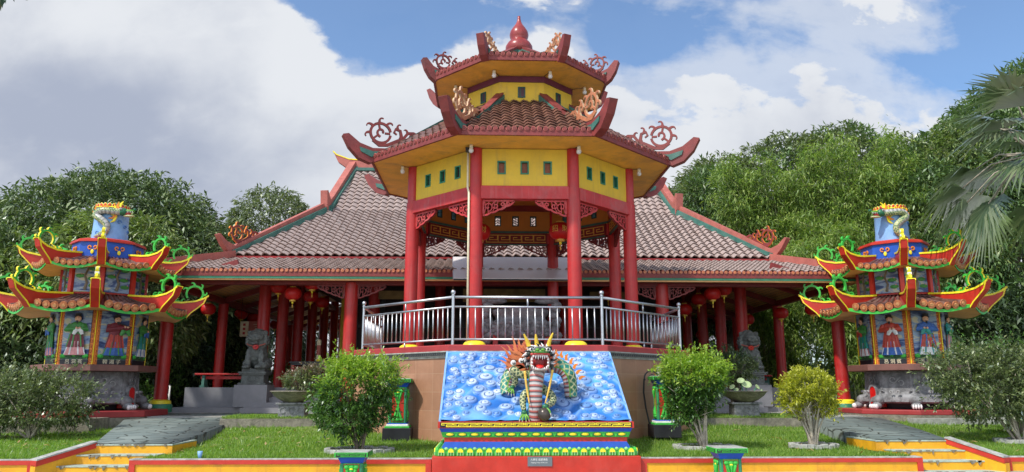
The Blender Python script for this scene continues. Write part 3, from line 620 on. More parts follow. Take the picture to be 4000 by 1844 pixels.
def claw(pb, c, d, size, n=4, skin=GRN, nail=WHT):
    c = Vector(c); d = Vector(d).normalized(); side = d.cross(Vector((0, -1, 0))).normalized()
    m = MB(); m.ell(c, (size * .5, size * .4, size * .42), 10); pb.mbs(m, skin)
    for i in range(n):
        q = (i - (n - 1) / 2) / max(1, (n - 1) / 2); dd = (d + side * q * .75).normalized()
        p0 = c + dd * size * .2; p1 = c + dd * size * .85 + Vector((0, -size * .28, size * .1)); p2 = c + dd * size * 1.15 + Vector((0, -size * .25, -size * .1)); p3 = c + dd * size * 1.4 + Vector((0, -size * .1, -size * .45))
        P, R_ = resamp([p0, p1, p2], [size * .17, size * .17, size * .13], 3); pb.tube(P, R_, 7, lambda s, t: LIME if .0 <= t < .2 or t > .85 else skin)
        P, R_ = resamp([p2, (p2 + p3) / 2 + Vector((0, -size * .05, 0)), p3], [size * .13, size * .09, .004], 3); pb.tube(P, R_, 7, lambda s, t: nail)
def build_dragon():
    t = thing('dragon_statue', 'green scaled dragon with open red mouth and flame mane crouching on the blue cloud panel', 'dragon statue', (PX, 0, 0))
    pb = PB(); belly = lambda s: (WHT, WHT, (.30, .29, .30), BLK, PNK, PNK)[int((s % .088) / .088 * 6)]
    sc = lambda s, th, ns=9., nt=6: cell_cols(s, th, ns, nt, TEALC if math.sin(s * 9) > -.2 else GRN, CRM, .10)
    def neck(s, th): return belly(s) if th < .20 or th > .80 else (LIME if th < .24 or th > .76 else sc(s, th))
    P, R_ = resamp([(0, 14.20, 1.02), (.0, 14.16, 1.22), (0, 14.15, 1.45), (.01, 14.18, 1.68), (.04, 14.26, 1.88), (.07, 14.4, 2.0)], [.125, .13, .13, .14, .15, .16], 16); pb.tube(P, R_, 48, neck)
    def body(s, th): return belly(s) if .06 < th < .36 else (LIME if .02 < th < .42 else sc(s, th, 8., 6))
    P, R_ = resamp([(-.50, 14.85, 1.46), (-.52, 14.95, 1.66), (-.46, 15.0, 1.82), (-.32, 15.05, 1.95), (-.05, 15.0, 2.02), (.24, 14.85, 2.02), (.46, 14.78, 2.02), (.62, 14.75, 1.93), (.71, 14.73, 1.74), (.73, 14.72, 1.42)], [.12, .125, .13, .14, .15, .15, .15, .145, .135, .12], 20); pb.tube(P, R_, 64, body)
    # legs with scaled skin and clawed feet
    leg = lambda s, th: cell_cols(s, th, 14, 4, (.05, .09, .05), CRM, .13)
    for pts, rr in (([(-.05, 14.35, 1.56), (-.20, 14.30, 1.46), (-.23, 14.25, 1.32), (-.21, 14.18, 1.18)], [.075, .07, .06, .045]), ([(.12, 14.4, 1.6), (.30, 14.3, 1.46), (.33, 14.22, 1.34), (.20, 14.08, 1.26)], [.085, .08, .065, .05]), ([(-.10, 14.5, 1.84), (-.28, 14.4, 1.84), (-.40, 14.42, 1.93), (-.36, 14.5, 1.72), (-.40, 14.55, 1.62)], [.08, .075, .07, .06, .045])):
        P, R_ = resamp(pts, rr, 22); pb.tube(P, R_, 40, leg)
    claw(pb, (-.21, 14.14, 1.14), (0, -.3, -1), .12); claw(pb, (.17, 14.00, 1.25), (0, -.6, -1), .125); claw(pb, (-.42, 14.5, 1.6), (-.4, -.3, -1), .10)
    # head: skull, snout, wide open mouth with a toothed rim
    DK = (.035, .05, .04)
    m = MB(); m.ell((.08, 14.34, 2.15), (.21, .24, .18), 18); m.ell((.08, 14.14, 2.285), (.21, .17, .075), 16); pb.mbs(m, DK)
    m = MB(); m.ell((.08, 14.12, 2.055), (.15, .06, .14), 18); pb.mbs(m, (.22, .008, .008))
    m = MB(); m.ell((.08, 14.03, 1.985), (.075, .09, .03), 12, rx=RAD(25)); pb.mbs(m, (.55, .02, .02))
    rim = []
    for i in range(33):
        a = 2 * PI * i / 32; ca, sa = math.cos(a), math.sin(a); e_ = .62; rim.append((.08 + .155 * math.copysign(abs(ca) ** e_, ca), 14.03 - .05 * max(0, sa) - .03 * max(0, -sa), 2.055 + .135 * math.copysign(abs(sa) ** e_, sa)))
    pb.tube(rim, .024, 9, lambda s, th: (.66, .42, .38) if th < .5 else (.50, .12, .10))
    for i in range(7): q = i / 6; 
    lip = [(-.09 + .34 * q / 12, 13.985 - .05 * math.sin(PI * q / 12), 2.20 + .022 * math.sin(PI * q / 12)) for q in range(13)]; pb.tube(lip, .024, 8, lambda s, th: (.48, .05, .04))
    m = MB(); m.ell((.08, 14.02, 2.245), (.175, .13, .042), 16); pb.mbs(m, (.09, .27, .05))
    for i in range(11): m = MB(); x = -.06 + .28 * i / 10; m.ell((x, 13.915 + .25 * (x - .08) ** 2 * 4, 2.252 + .012 * (i % 2)), (.018, .018, .016), 7); pb.mbs(m, CRM if i % 2 else GRN)
    for sx in (-1, 1): m = MB(); m.ell((.08 + sx * .05, 13.915, 2.285), (.038, .035, .028), 10); pb.mbs(m, LIME)
    m = MB(); m.ell((.08, 14.06, 1.925), (.15, .12, .035), 14); pb.mbs(m, (.40, .36, .33))
    for sx in (-1, 1):
        for j in range(4): m = MB(); m.ell((.08 + sx * (.20 + .012 * j), 14.10 + .03 * j, 2.22 - .075 * j), (.045, .06, .04), 9); pb.mbs(m, (DK, (.40, .10, .05), (.30, .30, .29), DK)[j])
    pb.obj('body', M['paintv'], t)
    te = MB()
    for x, L in ((-.045, .05), (.0, .075), (.045, .085), (.085, .06), (.125, .085), (.165, .075), (.205, .05)): te.lathe([(.002, -L), (.012, -L * .5), (.02, 0)], 8, 0, (x, 13.97, 2.185))
    for x, L in ((-.04, .06), (.0, .035), (.04, .035), (.08, .035), (.12, .035), (.16, .035), (.2, .06)): te.lathe([(.019, 0), (.012, L * .5), (.002, L)], 8, 0, (x, 13.985, 1.935))
    for sx in (-1, 1):
        for j in range(3): te.ell((.08 + sx * .15, 13.985, 1.99 + .06 * j), (.022, .022, .02), 8)
    obj('teeth', te, M['white'], t, True)
    for sx in (-1, 1):
        e = MB(); c = (.08 + sx * .155, 14.03, 2.30); e.ell(c, (.048, .045, .045), 12, 0); e.ell((c[0], c[1] - .035, c[2]), (.024, .02, .024), 10, 1); e.ell((c[0] + sx * .01, c[1] + .01, c[2] + .035), (.07, .05, .022), 10, 1); obj('eye', e, [M['white'], M['black']], t, True)
    for nm, pts in (('horn', [(-.04, 14.25, 2.26), (-.11, 14.28, 2.38), (-.15, 14.26, 2.48), (-.21, 14.22, 2.60)]), ('horn', [(.20, 14.25, 2.26), (.26, 14.28, 2.38), (.29, 14.26, 2.48), (.35, 14.22, 2.62)]), ('crown_spike', [(.05, 14.28, 2.28), (.045, 14.3, 2.4), (.03, 14.28, 2.5), (.02, 14.25, 2.60)])):
        pbh = PB(); P, R_ = resamp(pts, [.05, .045, .035, .012], 6); pbh.tube(P, R_, 10, lambda s, th: YEL if th < .3 or th > .75 else (.22, .21, .2)); pbh.obj(nm, M['paintv'], t)
    sp = MB()
    for i in range(30):
        a = RAD(-40 + 260 * i / 29); c = (.08 + .22 * math.cos(a), 14.10 + .05 * (i % 3), 2.15 + .16 * math.sin(a)); L = .09 + .03 * (i % 2)
        sp.tube([c, (c[0] + L * .6 * math.cos(a), c[1] - .03, c[2] + L * .6 * math.sin(a)), (c[0] + L * math.cos(a + .4), c[1] - .02, c[2] + L * math.sin(a + .4))], [.024, .02, .003], 7, 0 if i % 3 else 1)
    for i in range(9): x = -.02 + .2 * i / 8; sp.tube([(x, 14.06, 2.22), (x - .005, 14.02, 2.28), (x + .01, 14.03, 2.35)], [.02, .016, .003], 6, 0)
    obj('head_spines', sp, [M['white'], M['black']], t, True)
    fl = MB(); fl.ell((-.27, 14.72, 2.05), (.27, .05, .24), 16, 2)
    for i in range(26):
        q = i / 25; a = 182 - 98 * q; L = .40 + .12 * math.sin(q * 3.1) + .06 * (i % 3); fl.M = Matrix.Translation((0, 14.62 + .022 * (i % 4), 0)); flame(fl, -.08 + .04 * q, 2.0 + .03 * (i % 2), a, L * (1.12 if i % 2 else .9), .10, 0, .03, 0 if i % 3 else 2, 1, 1.1 if i % 2 else -1.1)
    for i in range(6):
        q = i / 5; a = 40 - 44 * q; fl.M = Matrix.Translation((0, 14.55 + .02 * (i % 3), 0)); flame(fl, .25, 2.08, a, .28 + .06 * (i % 2), .065, 0, .025, 0, 1, 1.6 if i % 2 else -1.6)
    obj('flame_mane', fl, [mat('dragon_orange', (.58, .17, .06), .45, .2), M['gold'], mat('dragon_brick', (.50, .11, .05), .45, .2)], t)
    fin = MB()
    for i in range(8): a = RAD(150 - 20 * i); x, y, z = [(.42, 14.86, 2.22), (.50, 14.85, 2.23), (.58, 14.84, 2.2), (.66, 14.83, 2.15), (.74, 14.82, 2.08), (.80, 14.81, 1.99), (.85, 14.8, 1.89), (.90, 14.8, 1.79)][i]; fin.M = Matrix.Translation((0, y, 0)); flame(fin, x, z - .03, 110 - 14 * i, .15, .06, 0, .02, 0, 1)
    obj('back_fin', fin, [M['orange'], M['lemon']], t)
    sw = MB()
    for x, z, r in ((-.40, 2.06, .055), (-.25, 2.10, .05), (-.44, 1.93, .045)):
        sw.M = Matrix.Translation((x, 14.42, z)); sw.ell((0, .02, 0), (r, .03, r), 12, 0); sw.ell((r * .15, -.01, -r * .1), (r * .55, .02, r * .55), 10, 1); sw.ell((r * .2, -.025, 0), (r * .25, .012, r * .25), 8, 0)
    obj('cloud_curls', sw, [M['white'], M['black']], t, True)
    for pts in ([(-.20, 14.08, 1.90), (-.17, 14.06, 1.62), (-.12, 14.0, 1.30)], [(.32, 14.08, 1.92), (.26, 14.06, 1.62), (.17, 14.0, 1.31)]):
        w = MB(); w.tube(smooth_path(pts, 5), [.026 - .0014 * i for i in range(11)], 9); obj('whisker', w, M['gold'], t, True)
    p = MB(); p.ell((.15, 13.98, 1.115), (.125, .125, .125), 22); obj('pearl', p, mat('dark_bronze_pearl', (.07, .055, .045), .3, .3, 8., metal=.3), t, True)
build_dragon()

# ---------------------------------------------------------------- the temple hall
HX = .70
def build_hall():
    t = thing('temple_hall', 'wide open temple hall with pale clay tile roofs and red columns behind the pavilion', 'temple', (HX, 24, 0))
    def P(x, y, z): return (x, y - 24, z)
    fl = MB(); fl.box(0, 11.0, 1.2, 21.6, 18.2, .8); fl = obj('floor_platform', fl, M['greytile'], t)
    st = MB()
    for i in range(5): st.box(0.0, .55 + .35 * i + 1.0, .8 + .08 * (i + 1), 17.0, 2.0, .16 * (i + 1))
    for s in (-1, 1): st.box(s * 9.75, 1.5, .88, 2.5, .8, .16)
    obj('front_steps', st, M['greytile'], t)
    # columns
    def column(x, y, z0, z1, r, base=True):
        c = MB(); c.lathe([(r, z0), (r, z1)], 20, 0, P(x, y, 0)); c = obj('column', c, M['red'], t, auto=40)
        if base:
            b = MB(); b.lathe([(r + .16, z0), (r + .16, z0 + .2), (r + .13, z0 + .25), (r + .12, z0 + .251), (r + .11, z0 + .34), (r + .02, z0 + .38)], 20, 0, P(x, y, 0)); b.m = [0] * 40 + [1] * (len(b.f) - 40); obj('column_base', b, [M['green'], M['lemon']], c, auto=40)
        g = MB()
        for q in range(5): g.tube([P(x + .1 * q - .2, y - r - .02, z1 - .15 - .03 * (q % 2)), P(x + .1 * q - .15, y - r - .1, z1 - .28)], .03, 6)
        return c
    for i in range(5):
        for s in (-1, 1): column(s * 10.78, 24 + 4.94 * i, .85 if i == 0 else 1.6, 4.75, .185 if i else .20, i == 0)
    for s in (-1, 1):
        for i in range(7): column(s * 8.62, 26.9 + 2.47 * i, 1.6, 6.0, .21, False)
        column(s * 5.03, 24, 1.6 if False else .85, 4.9, .21, False); column(s * 5.03, 29, 1.6, 6.5, .22, False); column(s * 2.6, 31, 1.6, 6.5, .22, False)
    # beams
    b = MB(); b.box(0, .0, 4.93, 21.9, .26, .20, 0)
    for s in (-1, 1):
        b.box(s * 10.78, 10, 4.83, .2, 19.8, .2, 0); b.box(s * 8.62, 10.2, 5.62, .2, 15.4, .22, 0)
        for i in range(5): p, q = P(s * 10.7, 24 + 4.94 * i + .02, 4.88), P(s * 8.7, 24 + 4.94 * i + .02, 5.55); b.bar(p, q, .14, .2, 0)
        for i in range(4): p, q = P(s * 10.7, 26.47 + 4.94 * i, 4.9), P(s * 8.7, 26.47 + 4.94 * i, 5.57); b.bar(p, q, .12, .16, 0)
        b.bar(P(s * 10.78, 24.1, 4.9), P(s * 8.62, 26.9, 5.6), .15, .2, 0); b.bar(P(s * 5.03, 24, 4.9), P(s * 5.03, 29, 5.9), .14, .2, 0)
    b.box(0, 2.9, 5.65, 17.2, .2, .24, 0); b.box(0, 5., 6.0, 17.2, .22, .3, 0)
    obj('beams', b, M['darkred'], t)
    for s in (-1, 1):
        for x in (5.03,):
            for d in (-1, 1): l = MB(); l.M = Matrix.Translation((s * x + d * .2, -.02, 4.83)) @ Matrix.Scale(d, 4, (1, 0, 0)); lace(l, .9, .38, .07); obj('lace_bracket', l, [M['darkred'], M['darkred']], t)
    # plank ceilings of the verandas, dark ceiling inside
    for s in (-1, 1):
        c = MB(); p = [P(s * 11.05, 23.3, 4.97), P(s * 11.05, 44.2, 4.97), P(s * 8.62, 41.7, 5.74), P(s * 8.62, 26.9, 5.74)]; c.add(p, [(0, 1, 2, 3) if s > 0 else (3, 2, 1, 0)]); box_uv(obj('plank_ceiling', c, M['plank'], t))
    c = MB(); c.add([P(-11.05, 23.3, 4.97), P(11.05, 23.3, 4.97), P(8.62, 26.9, 5.74), P(-8.62, 26.9, 5.74)], [(0, 1, 2, 3)]); box_uv(obj('plank_ceiling', c, M['plank'], t))
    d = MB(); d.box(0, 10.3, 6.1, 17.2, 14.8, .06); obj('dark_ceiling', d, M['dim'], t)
    # sanctuary in the middle
    w = MB()
    for s in (-1, 1): w.box(s * 6.9, 13.0, 3.8, .16, 9., 4.4, 0)
    w.box(0, 17.5, 3.8, 13.6, .16, 4.4, 0); obj('sanctuary_wall', w, M['yellow'], t)
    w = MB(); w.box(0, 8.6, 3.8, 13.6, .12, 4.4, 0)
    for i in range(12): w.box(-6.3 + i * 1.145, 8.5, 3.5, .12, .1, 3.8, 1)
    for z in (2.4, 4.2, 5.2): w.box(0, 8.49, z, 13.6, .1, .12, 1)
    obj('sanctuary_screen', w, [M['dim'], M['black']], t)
    gbm = mat('dull_gold_board', (.25, .17, .06), .5, .3)
    for x, w_, h_ in ((-4.1, 1.5, .32), (4.1, 1.5, .32), (0, 3.2, .5)): sg = MB(); sg.box(x, 4.8, 5.1, w_, .08, h_, 0); obj('lintel_board', sg, gbm, t)
    # skirt roof: front and two sides, then back
    E, I = 11.35, 9.83; ye0, ye1, yi0, yi1 = 23.25, 44.75, 26.5, 41.5; ze, zi = 5.22, 6.10
    sk = MB(); N4 = [((-E, ye0), (E, ye0), (-I, yi0), (I, yi0)), ((E, ye0), (E, ye1), (I, yi0), (I, yi1)), ((E, ye1), (-E, ye1), (I, yi1), (-I, yi1)), ((-E, ye1), (-E, ye0), (-I, yi1), (-I, yi0))]
    fa = MB(); dc = MB(); gr = MB(); un = MB()
    for a, b_, c_, d_ in N4:
        tile_roof(sk, P(*a, ze), P(*b_, ze), P(*c_, zi), P(*d_, zi), .30, .32, .04, .055)
        A, B = Vector(P(*a, 0)), Vector(P(*b_, 0)); U = (B - A).normalized(); nrm = Vector((U.y, -U.x, 0)); mid = (A + B) / 2; L = (B - A).length; rz = math.atan2(U.y, U.x)
        for mb, off, z, th, h in ((fa, .03, ze - .13, .06, .16), (gr, .05, ze - .245, .07, .075), (un, .1, ze - .305, .1, .05)): c0 = mid - nrm * off; mb.box(c0.x, c0.y, z, L - .02 - off, th, h, 0, rz)
        eave_discs(dc, A + Vector((0, 0, ze - .03)), B + Vector((0, 0, ze - .03)), .145, .062, 0, 1, nrm)
    obj('skirt_roof', sk, M['tile'], t, auto=55); obj('fascia', fa, M['ridge'], t); obj('green_gutter', gr, M['green'], t); obj('eave_board', un, M['peach'], t)
    obj('eave_tile_ends', dc, [M['terracotta'], M['pinkridge']], t)
    for s in (-1, 1):
        for ya, yb in ((ye0, yi0), (ye1, yi1)): sr = MB(); sr.bar(P(s * E, ya, ze + .14), P(s * (I - .1), yb, zi + .17), .24, .24); obj('skirt_hip', sr, M['pinkridge'], t)
    # main hipped roof in two pitches with a raised ridge
    B, yb0, yb1, zb = 7.49, 31.0, 37.0, 8.95; T, yr, zr = 7.0, 34.0, 11.72; zi2 = 6.24
    mr = MB()
    tile_roof(mr, P(-I, yi0 - .05, zi2), P(I, yi0 - .05, zi2), P(-B, yb0, zb), P(B, yb0, zb), .31, .33, .045, .062)
    tile_roof(mr, P(-B, yb0, zb), P(B, yb0, zb), P(-T, yr, zr), P(T, yr, zr), .31, .33, .045, .062)
    tile_roof(mr, P(I, yi0, zi2), P(I, yi1, zi2), P(B, yb0, zb), P(B, yb1, zb), .31, .33, .045, .062); tile_roof(mr, P(-I, yi1, zi2), P(-I, yi0, zi2), P(-B, yb1, zb), P(-B, yb0, zb), .31, .33, .045, .062)
    mr.add([P(-I, yi1, zi2), P(I, yi1, zi2), P(B, yb1, zb), P(-B, yb1, zb), P(-T, yr, zr), P(T, yr, zr)], [(1, 0, 3, 2), (2, 3, 4, 5)])
    obj('main_roof', mr, M['tile'], t, auto=55)
    for s in (-1, 1): ga = MB(); ga.add([P(s * (B - .2), yb0 + .1, zb), P(s * (B - .2), yb1 - .1, zb), P(s * (T - .1), yr, zr)], [(0, 1, 2)]); obj('gable_wall', ga, M['ridge'], t)
    ap = MB(); ap.box(0, yi0 - 24 + .03, 6.17, 2 * I, .06, .07); obj('roof_step_fascia', ap, M['redbeam'], t)
    for s in (-1, 1):
        for front in (1, -1):
            y0, yb = (yi0, yb0) if front > 0 else (yi1, yb1)
            # lower hip, curling up at its foot
            d = Vector((s * (B - I), yb - y0, zb - zi2)); u = Vector((d.x, d.y, 0)).normalized(); h = MB(); L = math.hypot(d.x, d.y)
            h.M = Matrix.Translation(P(s * I, y0, zi2)) @ Matrix.Rotation(math.atan2(u.y, u.x), 4, 'Z'); k = d.z / L
            h.prism([(L, d.z + .42), (L * .5, d.z * .5 + .36), (.7, .7 * k + .32), (.1, .34), (-.32, .45), (-.62, .66), (-.70, .62), (-.45, .30), (-.2, .08), (0, .06), (.3, .3 * k), (L, d.z)], -.11, .11); r_ = obj('hip_ridge', h, M['pinkridge'], t)
            g = MB(); g.M = h.M; g.prism([(L, d.z + .22), (.2, .2 * k + .16), (-.05, .16), (-.1, -.04), (L, d.z - .04)], -.2, .2); obj('green_edge', g, M['teal'], r_)
            if front > 0:
                o = MB(); o.M = h.M @ Matrix.Translation((.75, 0, .75 * k + .28)) @ Matrix.Rotation(-math.atan(k) , 4, 'Y') @ Matrix.Scale(-1, 4, (1, 0, 0)); sun_scroll(o, 1.25, .06, 0, 1); obj('scroll_crest', o, [M['ridge'], M['orange']], r_)
            # steep upper verge with its block end
            v = MB(); A, Bq = Vector(P(s * B, yb, zb)), Vector(P(s * T, yr, zr)); u = Bq - A; Lh = math.hypot(u.x, u.y); v.M = Matrix.Translation(A) @ Matrix.Rotation(math.atan2(u.y, u.x), 4, 'Z'); k = u.z / Lh
            v.prism([(Lh, u.z + .42), (.4, .4 * k + .40), (.05, .50), (-.30, .82), (-.42, .78), (-.32, .1), (-.2, -.1), (Lh, u.z - .05)], -.15, .15); vv = obj('verge', v, M['pinkridge'], t)
            e = MB(); e.M = v.M; e.prism([(Lh, u.z + .16), (.0, .2), (-.1, -.08), (Lh, u.z - .06)], -.26, .26); obj('green_edge', e, M['teal'], vv)
    rg = MB(); rg.prism([(-7.95, 12.50), (-7.8, 12.34), (-7.2, 12.12), (-6.4, 12.06), (6.4, 12.06), (7.2, 12.12), (7.8, 12.34), (7.95, 12.50), (7.7, 12.0), (7.3, 11.72), (6.9, 11.66), (-6.9, 11.66), (-7.3, 11.72), (-7.7, 12.0)], 9.86, 10.14, 0)
    rg.ribbon([(-7.96, 12.52), (-7.8, 12.36), (-7.2, 12.14), (-6.4, 12.08), (6.4, 12.08), (7.2, 12.14), (7.8, 12.36), (7.96, 12.52)], .05, 9.84, 10.16, 1); rg.box(0, 9.9, 11.6, 13.6, .5, .14, 2); obj('top_ridge', rg, [M['pinkridge'], M['lemon'], M['teal']], t)
    # thin translucent awning between pavilion and hall
    cm = bpy.data.materials.new('milky_awning_sheet'); cm.use_nodes = True; p = cm.node_tree.nodes['Principled BSDF']; p.inputs['Base Color'].default_value = (.90, .86, .84, 1); p.inputs['Roughness'].default_value = .35; TR = cm.node_tree.nodes.new('ShaderNodeBsdfTranslucent'); TR.inputs[0].default_value = (.80, .74, .72, 1); MXS = cm.node_tree.nodes.new('ShaderNodeMixShader'); MXS.inputs[0].default_value = .3; p.inputs['IOR'].default_value = 2.1; cm.node_tree.links.new(p.outputs[0], MXS.inputs[1]); cm.node_tree.links.new(TR.outputs[0], MXS.inputs[2]); cm.node_tree.links.new(MXS.outputs[0], cm.node_tree.nodes['Material Output'].inputs[0])
    a = thing('awning', 'pale translucent sheet awning between the pavilion and the hall eave', 'awning', (PX, 22.4, 4.83))
    s = MB(); lo, hi = -1.92, 1.55; v = [(lo, 0, 0), (hi, 0, 0), (hi + .45, 2.1, 1.02), (lo - .12, 2.1, 1.02)]; s.add(v + [(x, y, z + .02) for x, y, z in v], [(3, 2, 1, 0), (4, 5, 6, 7), (0, 1, 5, 4), (1, 2, 6, 5), (2, 3, 7, 6), (3, 0, 4, 7)]); obj('sheet', s, cm, a)
    f = MB()
    for q in (0, .24, .5, .76, 1): f.bar((lo + (hi - lo) * q, 0, -.02), (lo - .12 + (hi - lo + .57) * q, 2.1, 1.0), .04, .04, 0)
    for q in (0, .18, .36, .6, .82, 1): f.bar((lo - .12 * q, 2.1 * q, 1.02 * q - .03), (hi + .45 * q, 2.1 * q, 1.02 * q - .03), .05 if q in (0,) else .035, .04, 0 if q else 1)
    obj('frame', f, [M['steel'], M['black']], a)
    for x in (lo - .1, hi + .4):
        p = MB(); p.tube([(x, 2.0, -3.98), (x, 2.0, .96)], .03, 8); obj('post', p, M['steel'], a, True)
build_hall()

# ---------------------------------------------------------------- burners
def figure(mb, h, robe, skirt, hem, hat, flip=1, pose=0):
    """low relief immortal standing on rocks; x across, z up, pushed out towards -y.  materials: 0 robe 1 skirt 2 hem 3 skin 4 hat/hair 5 trim"""
    s = h; fx = flip
    mb.lathe([(.19 * s, 0), (.20 * s, .02 * s), (.15 * s, .18 * s), (.13 * s, .3 * s)], 16, 2, (0, 0, .02 * s), 1.0, .42)
    for i in range(7): a = PI + PI * (i + .5) / 7; mb.tube([(.19 * s * math.cos(a), .08 * s * math.sin(a), .03 * s), (.12 * s * math.cos(a), .055 * s * math.sin(a), .34 * s)], .016 * s, 5, 2 if i % 2 else 5)
    mb.lathe([(.165 * s, .20 * s), (.17 * s, .22 * s), (.13 * s, .40 * s), (.11 * s, .55 * s)], 16, 1, (0, 0, 0), 1., .46)
    for i in range(6): a = PI + PI * (i + .5) / 6; mb.tube([(.168 * s * math.cos(a), .08 * s * math.sin(a), .21 * s), (.115 * s * math.cos(a), .058 * s * math.sin(a), .52 * s)], .014 * s, 5, 1 if i % 2 else 0)
    mb.lathe([(.115 * s, .50 * s), (.12 * s, .55 * s), (.135 * s, .68 * s), (.12 * s, .76 * s), (.05 * s, .80 * s)], 16, 0, (0, 0, 0), 1.0, .52)
    for sx in (-1, 1):
        hx = sx * .03 * s + fx * .05 * s
        if pose == 1: hx = fx * (.16 + .03 * sx) * s
        mb.tube([(sx * .115 * s, 0, .73 * s), (sx * .17 * s, -.05 * s, .62 * s), (hx, -.11 * s, .63 * s + (.06 * s if pose == 1 else 0))], [.055 * s, .065 * s, .055 * s], 9, 0)
        mb.tube([(hx, -.11 * s, .63 * s), (hx + sx * .05 * s, -.10 * s, .50 * s)], [.055 * s, .03 * s], 8, 5); mb.ell((hx, -.135 * s, .645 * s + (.06 * s if pose == 1 else 0)), (.028 * s, .025 * s, .03 * s), 8, 3)
    if pose == 1: mb.tube([(fx * -.02 * s, -.13 * s, .80 * s), (fx * .26 * s, -.15 * s, .70 * s)], .011 * s, 6, 4)
    mb.ell((fx * .01 * s, -.03 * s, .865 * s), (.062 * s, .065 * s, .075 * s), 12, 3); mb.ell((0, .0, .90 * s), (.07 * s, .06 * s, .06 * s), 10, 4)
    mb.lathe([(.085 * s, .915 * s), (.07 * s, .93 * s), (.055 * s, .945 * s), (.06 * s, .99 * s), (.03 * s, 1.0 * s)], 12, 4, (0, -.01 * s, 0), 1, .7)
    mb.tube([(fx * .01 * s, -.09 * s, .82 * s), (fx * .012 * s, -.10 * s, .75 * s)], [.028 * s, .004 * s], 7, 4)
    mb.ell((fx * .01 * s, -.09 * s, .862 * s), (.01 * s, .014 * s, .016 * s), 6, 3)
    for q in (-1, 1): mb.ell((fx * .01 * s + q * .025 * s, -.088 * s, .88 * s), (.011 * s, .008 * s, .006 * s), 6, 4)
def sky_panel_mat(name, seed):
    m = bpy.data.materials.new(name); m.use_nodes = True; N = NT(m.node_tree); p = N.n['Principled BSDF']; p.inputs['Roughness'].default_value = .5
    tc = N.new('ShaderNodeTexCoord'); mp = N.new('ShaderNodeMapping'); mp.inputs[1].default_value = (seed, seed * 2.3, seed); mp.inputs[3].default_value = (.8, .8, 2.6); N.link(tc.outputs['Object'], mp.inputs[0])
    t = N.new('ShaderNodeTexNoise', i_Scale=1.8, i_Detail=3., i_Distortion=1.2); N.link(mp.outputs[0], t.inputs[0]); cr = N.new('ShaderNodeValToRGB'); cr.color_ramp.interpolation = 'B_SPLINE'; e = cr.color_ramp.elements
    e[0].position = .3; e[0].color = (.01, .02, .07, 1); e[1].position = .72; e[1].color = (.42, .34, .15, 1)
    for q, c in ((.44, (.02, .06, .22)), (.51, (.34, .42, .50)), (.60, (.50, .48, .36)), (.555, (.05, .14, .32))): k = e.new(q); k.color = c + (1,)
    N.link(t.outputs[0], cr.inputs[0]); N.link(cr.outputs[0], p.inputs['Base Color']); return m
M['skyp'] = [sky_panel_mat('painted_cloud_sky', 1.3), sky_panel_mat('painted_mountain_sky', 4.1)]
RC_ = {'g': mat('robe_green', (.05, .22, .05), .45, .25, 8.), 'm': mat('robe_maroon', (.16, .02, .03), .45, .25, 8.), 'r': mat('robe_red', (.42, .05, .03), .45, .25, 8.), 'b': mat('robe_blue', (.04, .12, .38), .45, .25, 8.), 't': mat('robe_teal', (.03, .24, .22), .45, .25, 8.), 'w': mat('robe_white', (.62, .62, .62), .45, .2, 8.), 'p': mat('robe_pink', (.60, .25, .25), .45, .2, 8.), 'o': mat('robe_orange', (.55, .16, .04), .45, .2, 8.)}
FIGS = {'L': {0: 'gmpw', 1: 'mrbg', 7: 'ggpb', 6: 'twbg', 2: 'gtwb'}, 'R': {0: 'brwt', 7: 'rrbw', 1: 'tpwg', 6: 'gtwr', 2: 'otbw'}}
M['disc'] = mat('moulded_disc_centre', (.56, .27, .11), .5, .4, 25., .4, 60., dirt=.4, dcol=(.3, .12, .06), dscale=14.)
M['tile3'] = mat('old_brown_barrel_tile', (.11, .05, .042), .35, .45, 5., .2, 30., dirt=.7, dcol=(.30, .20, .17), dscale=5.)
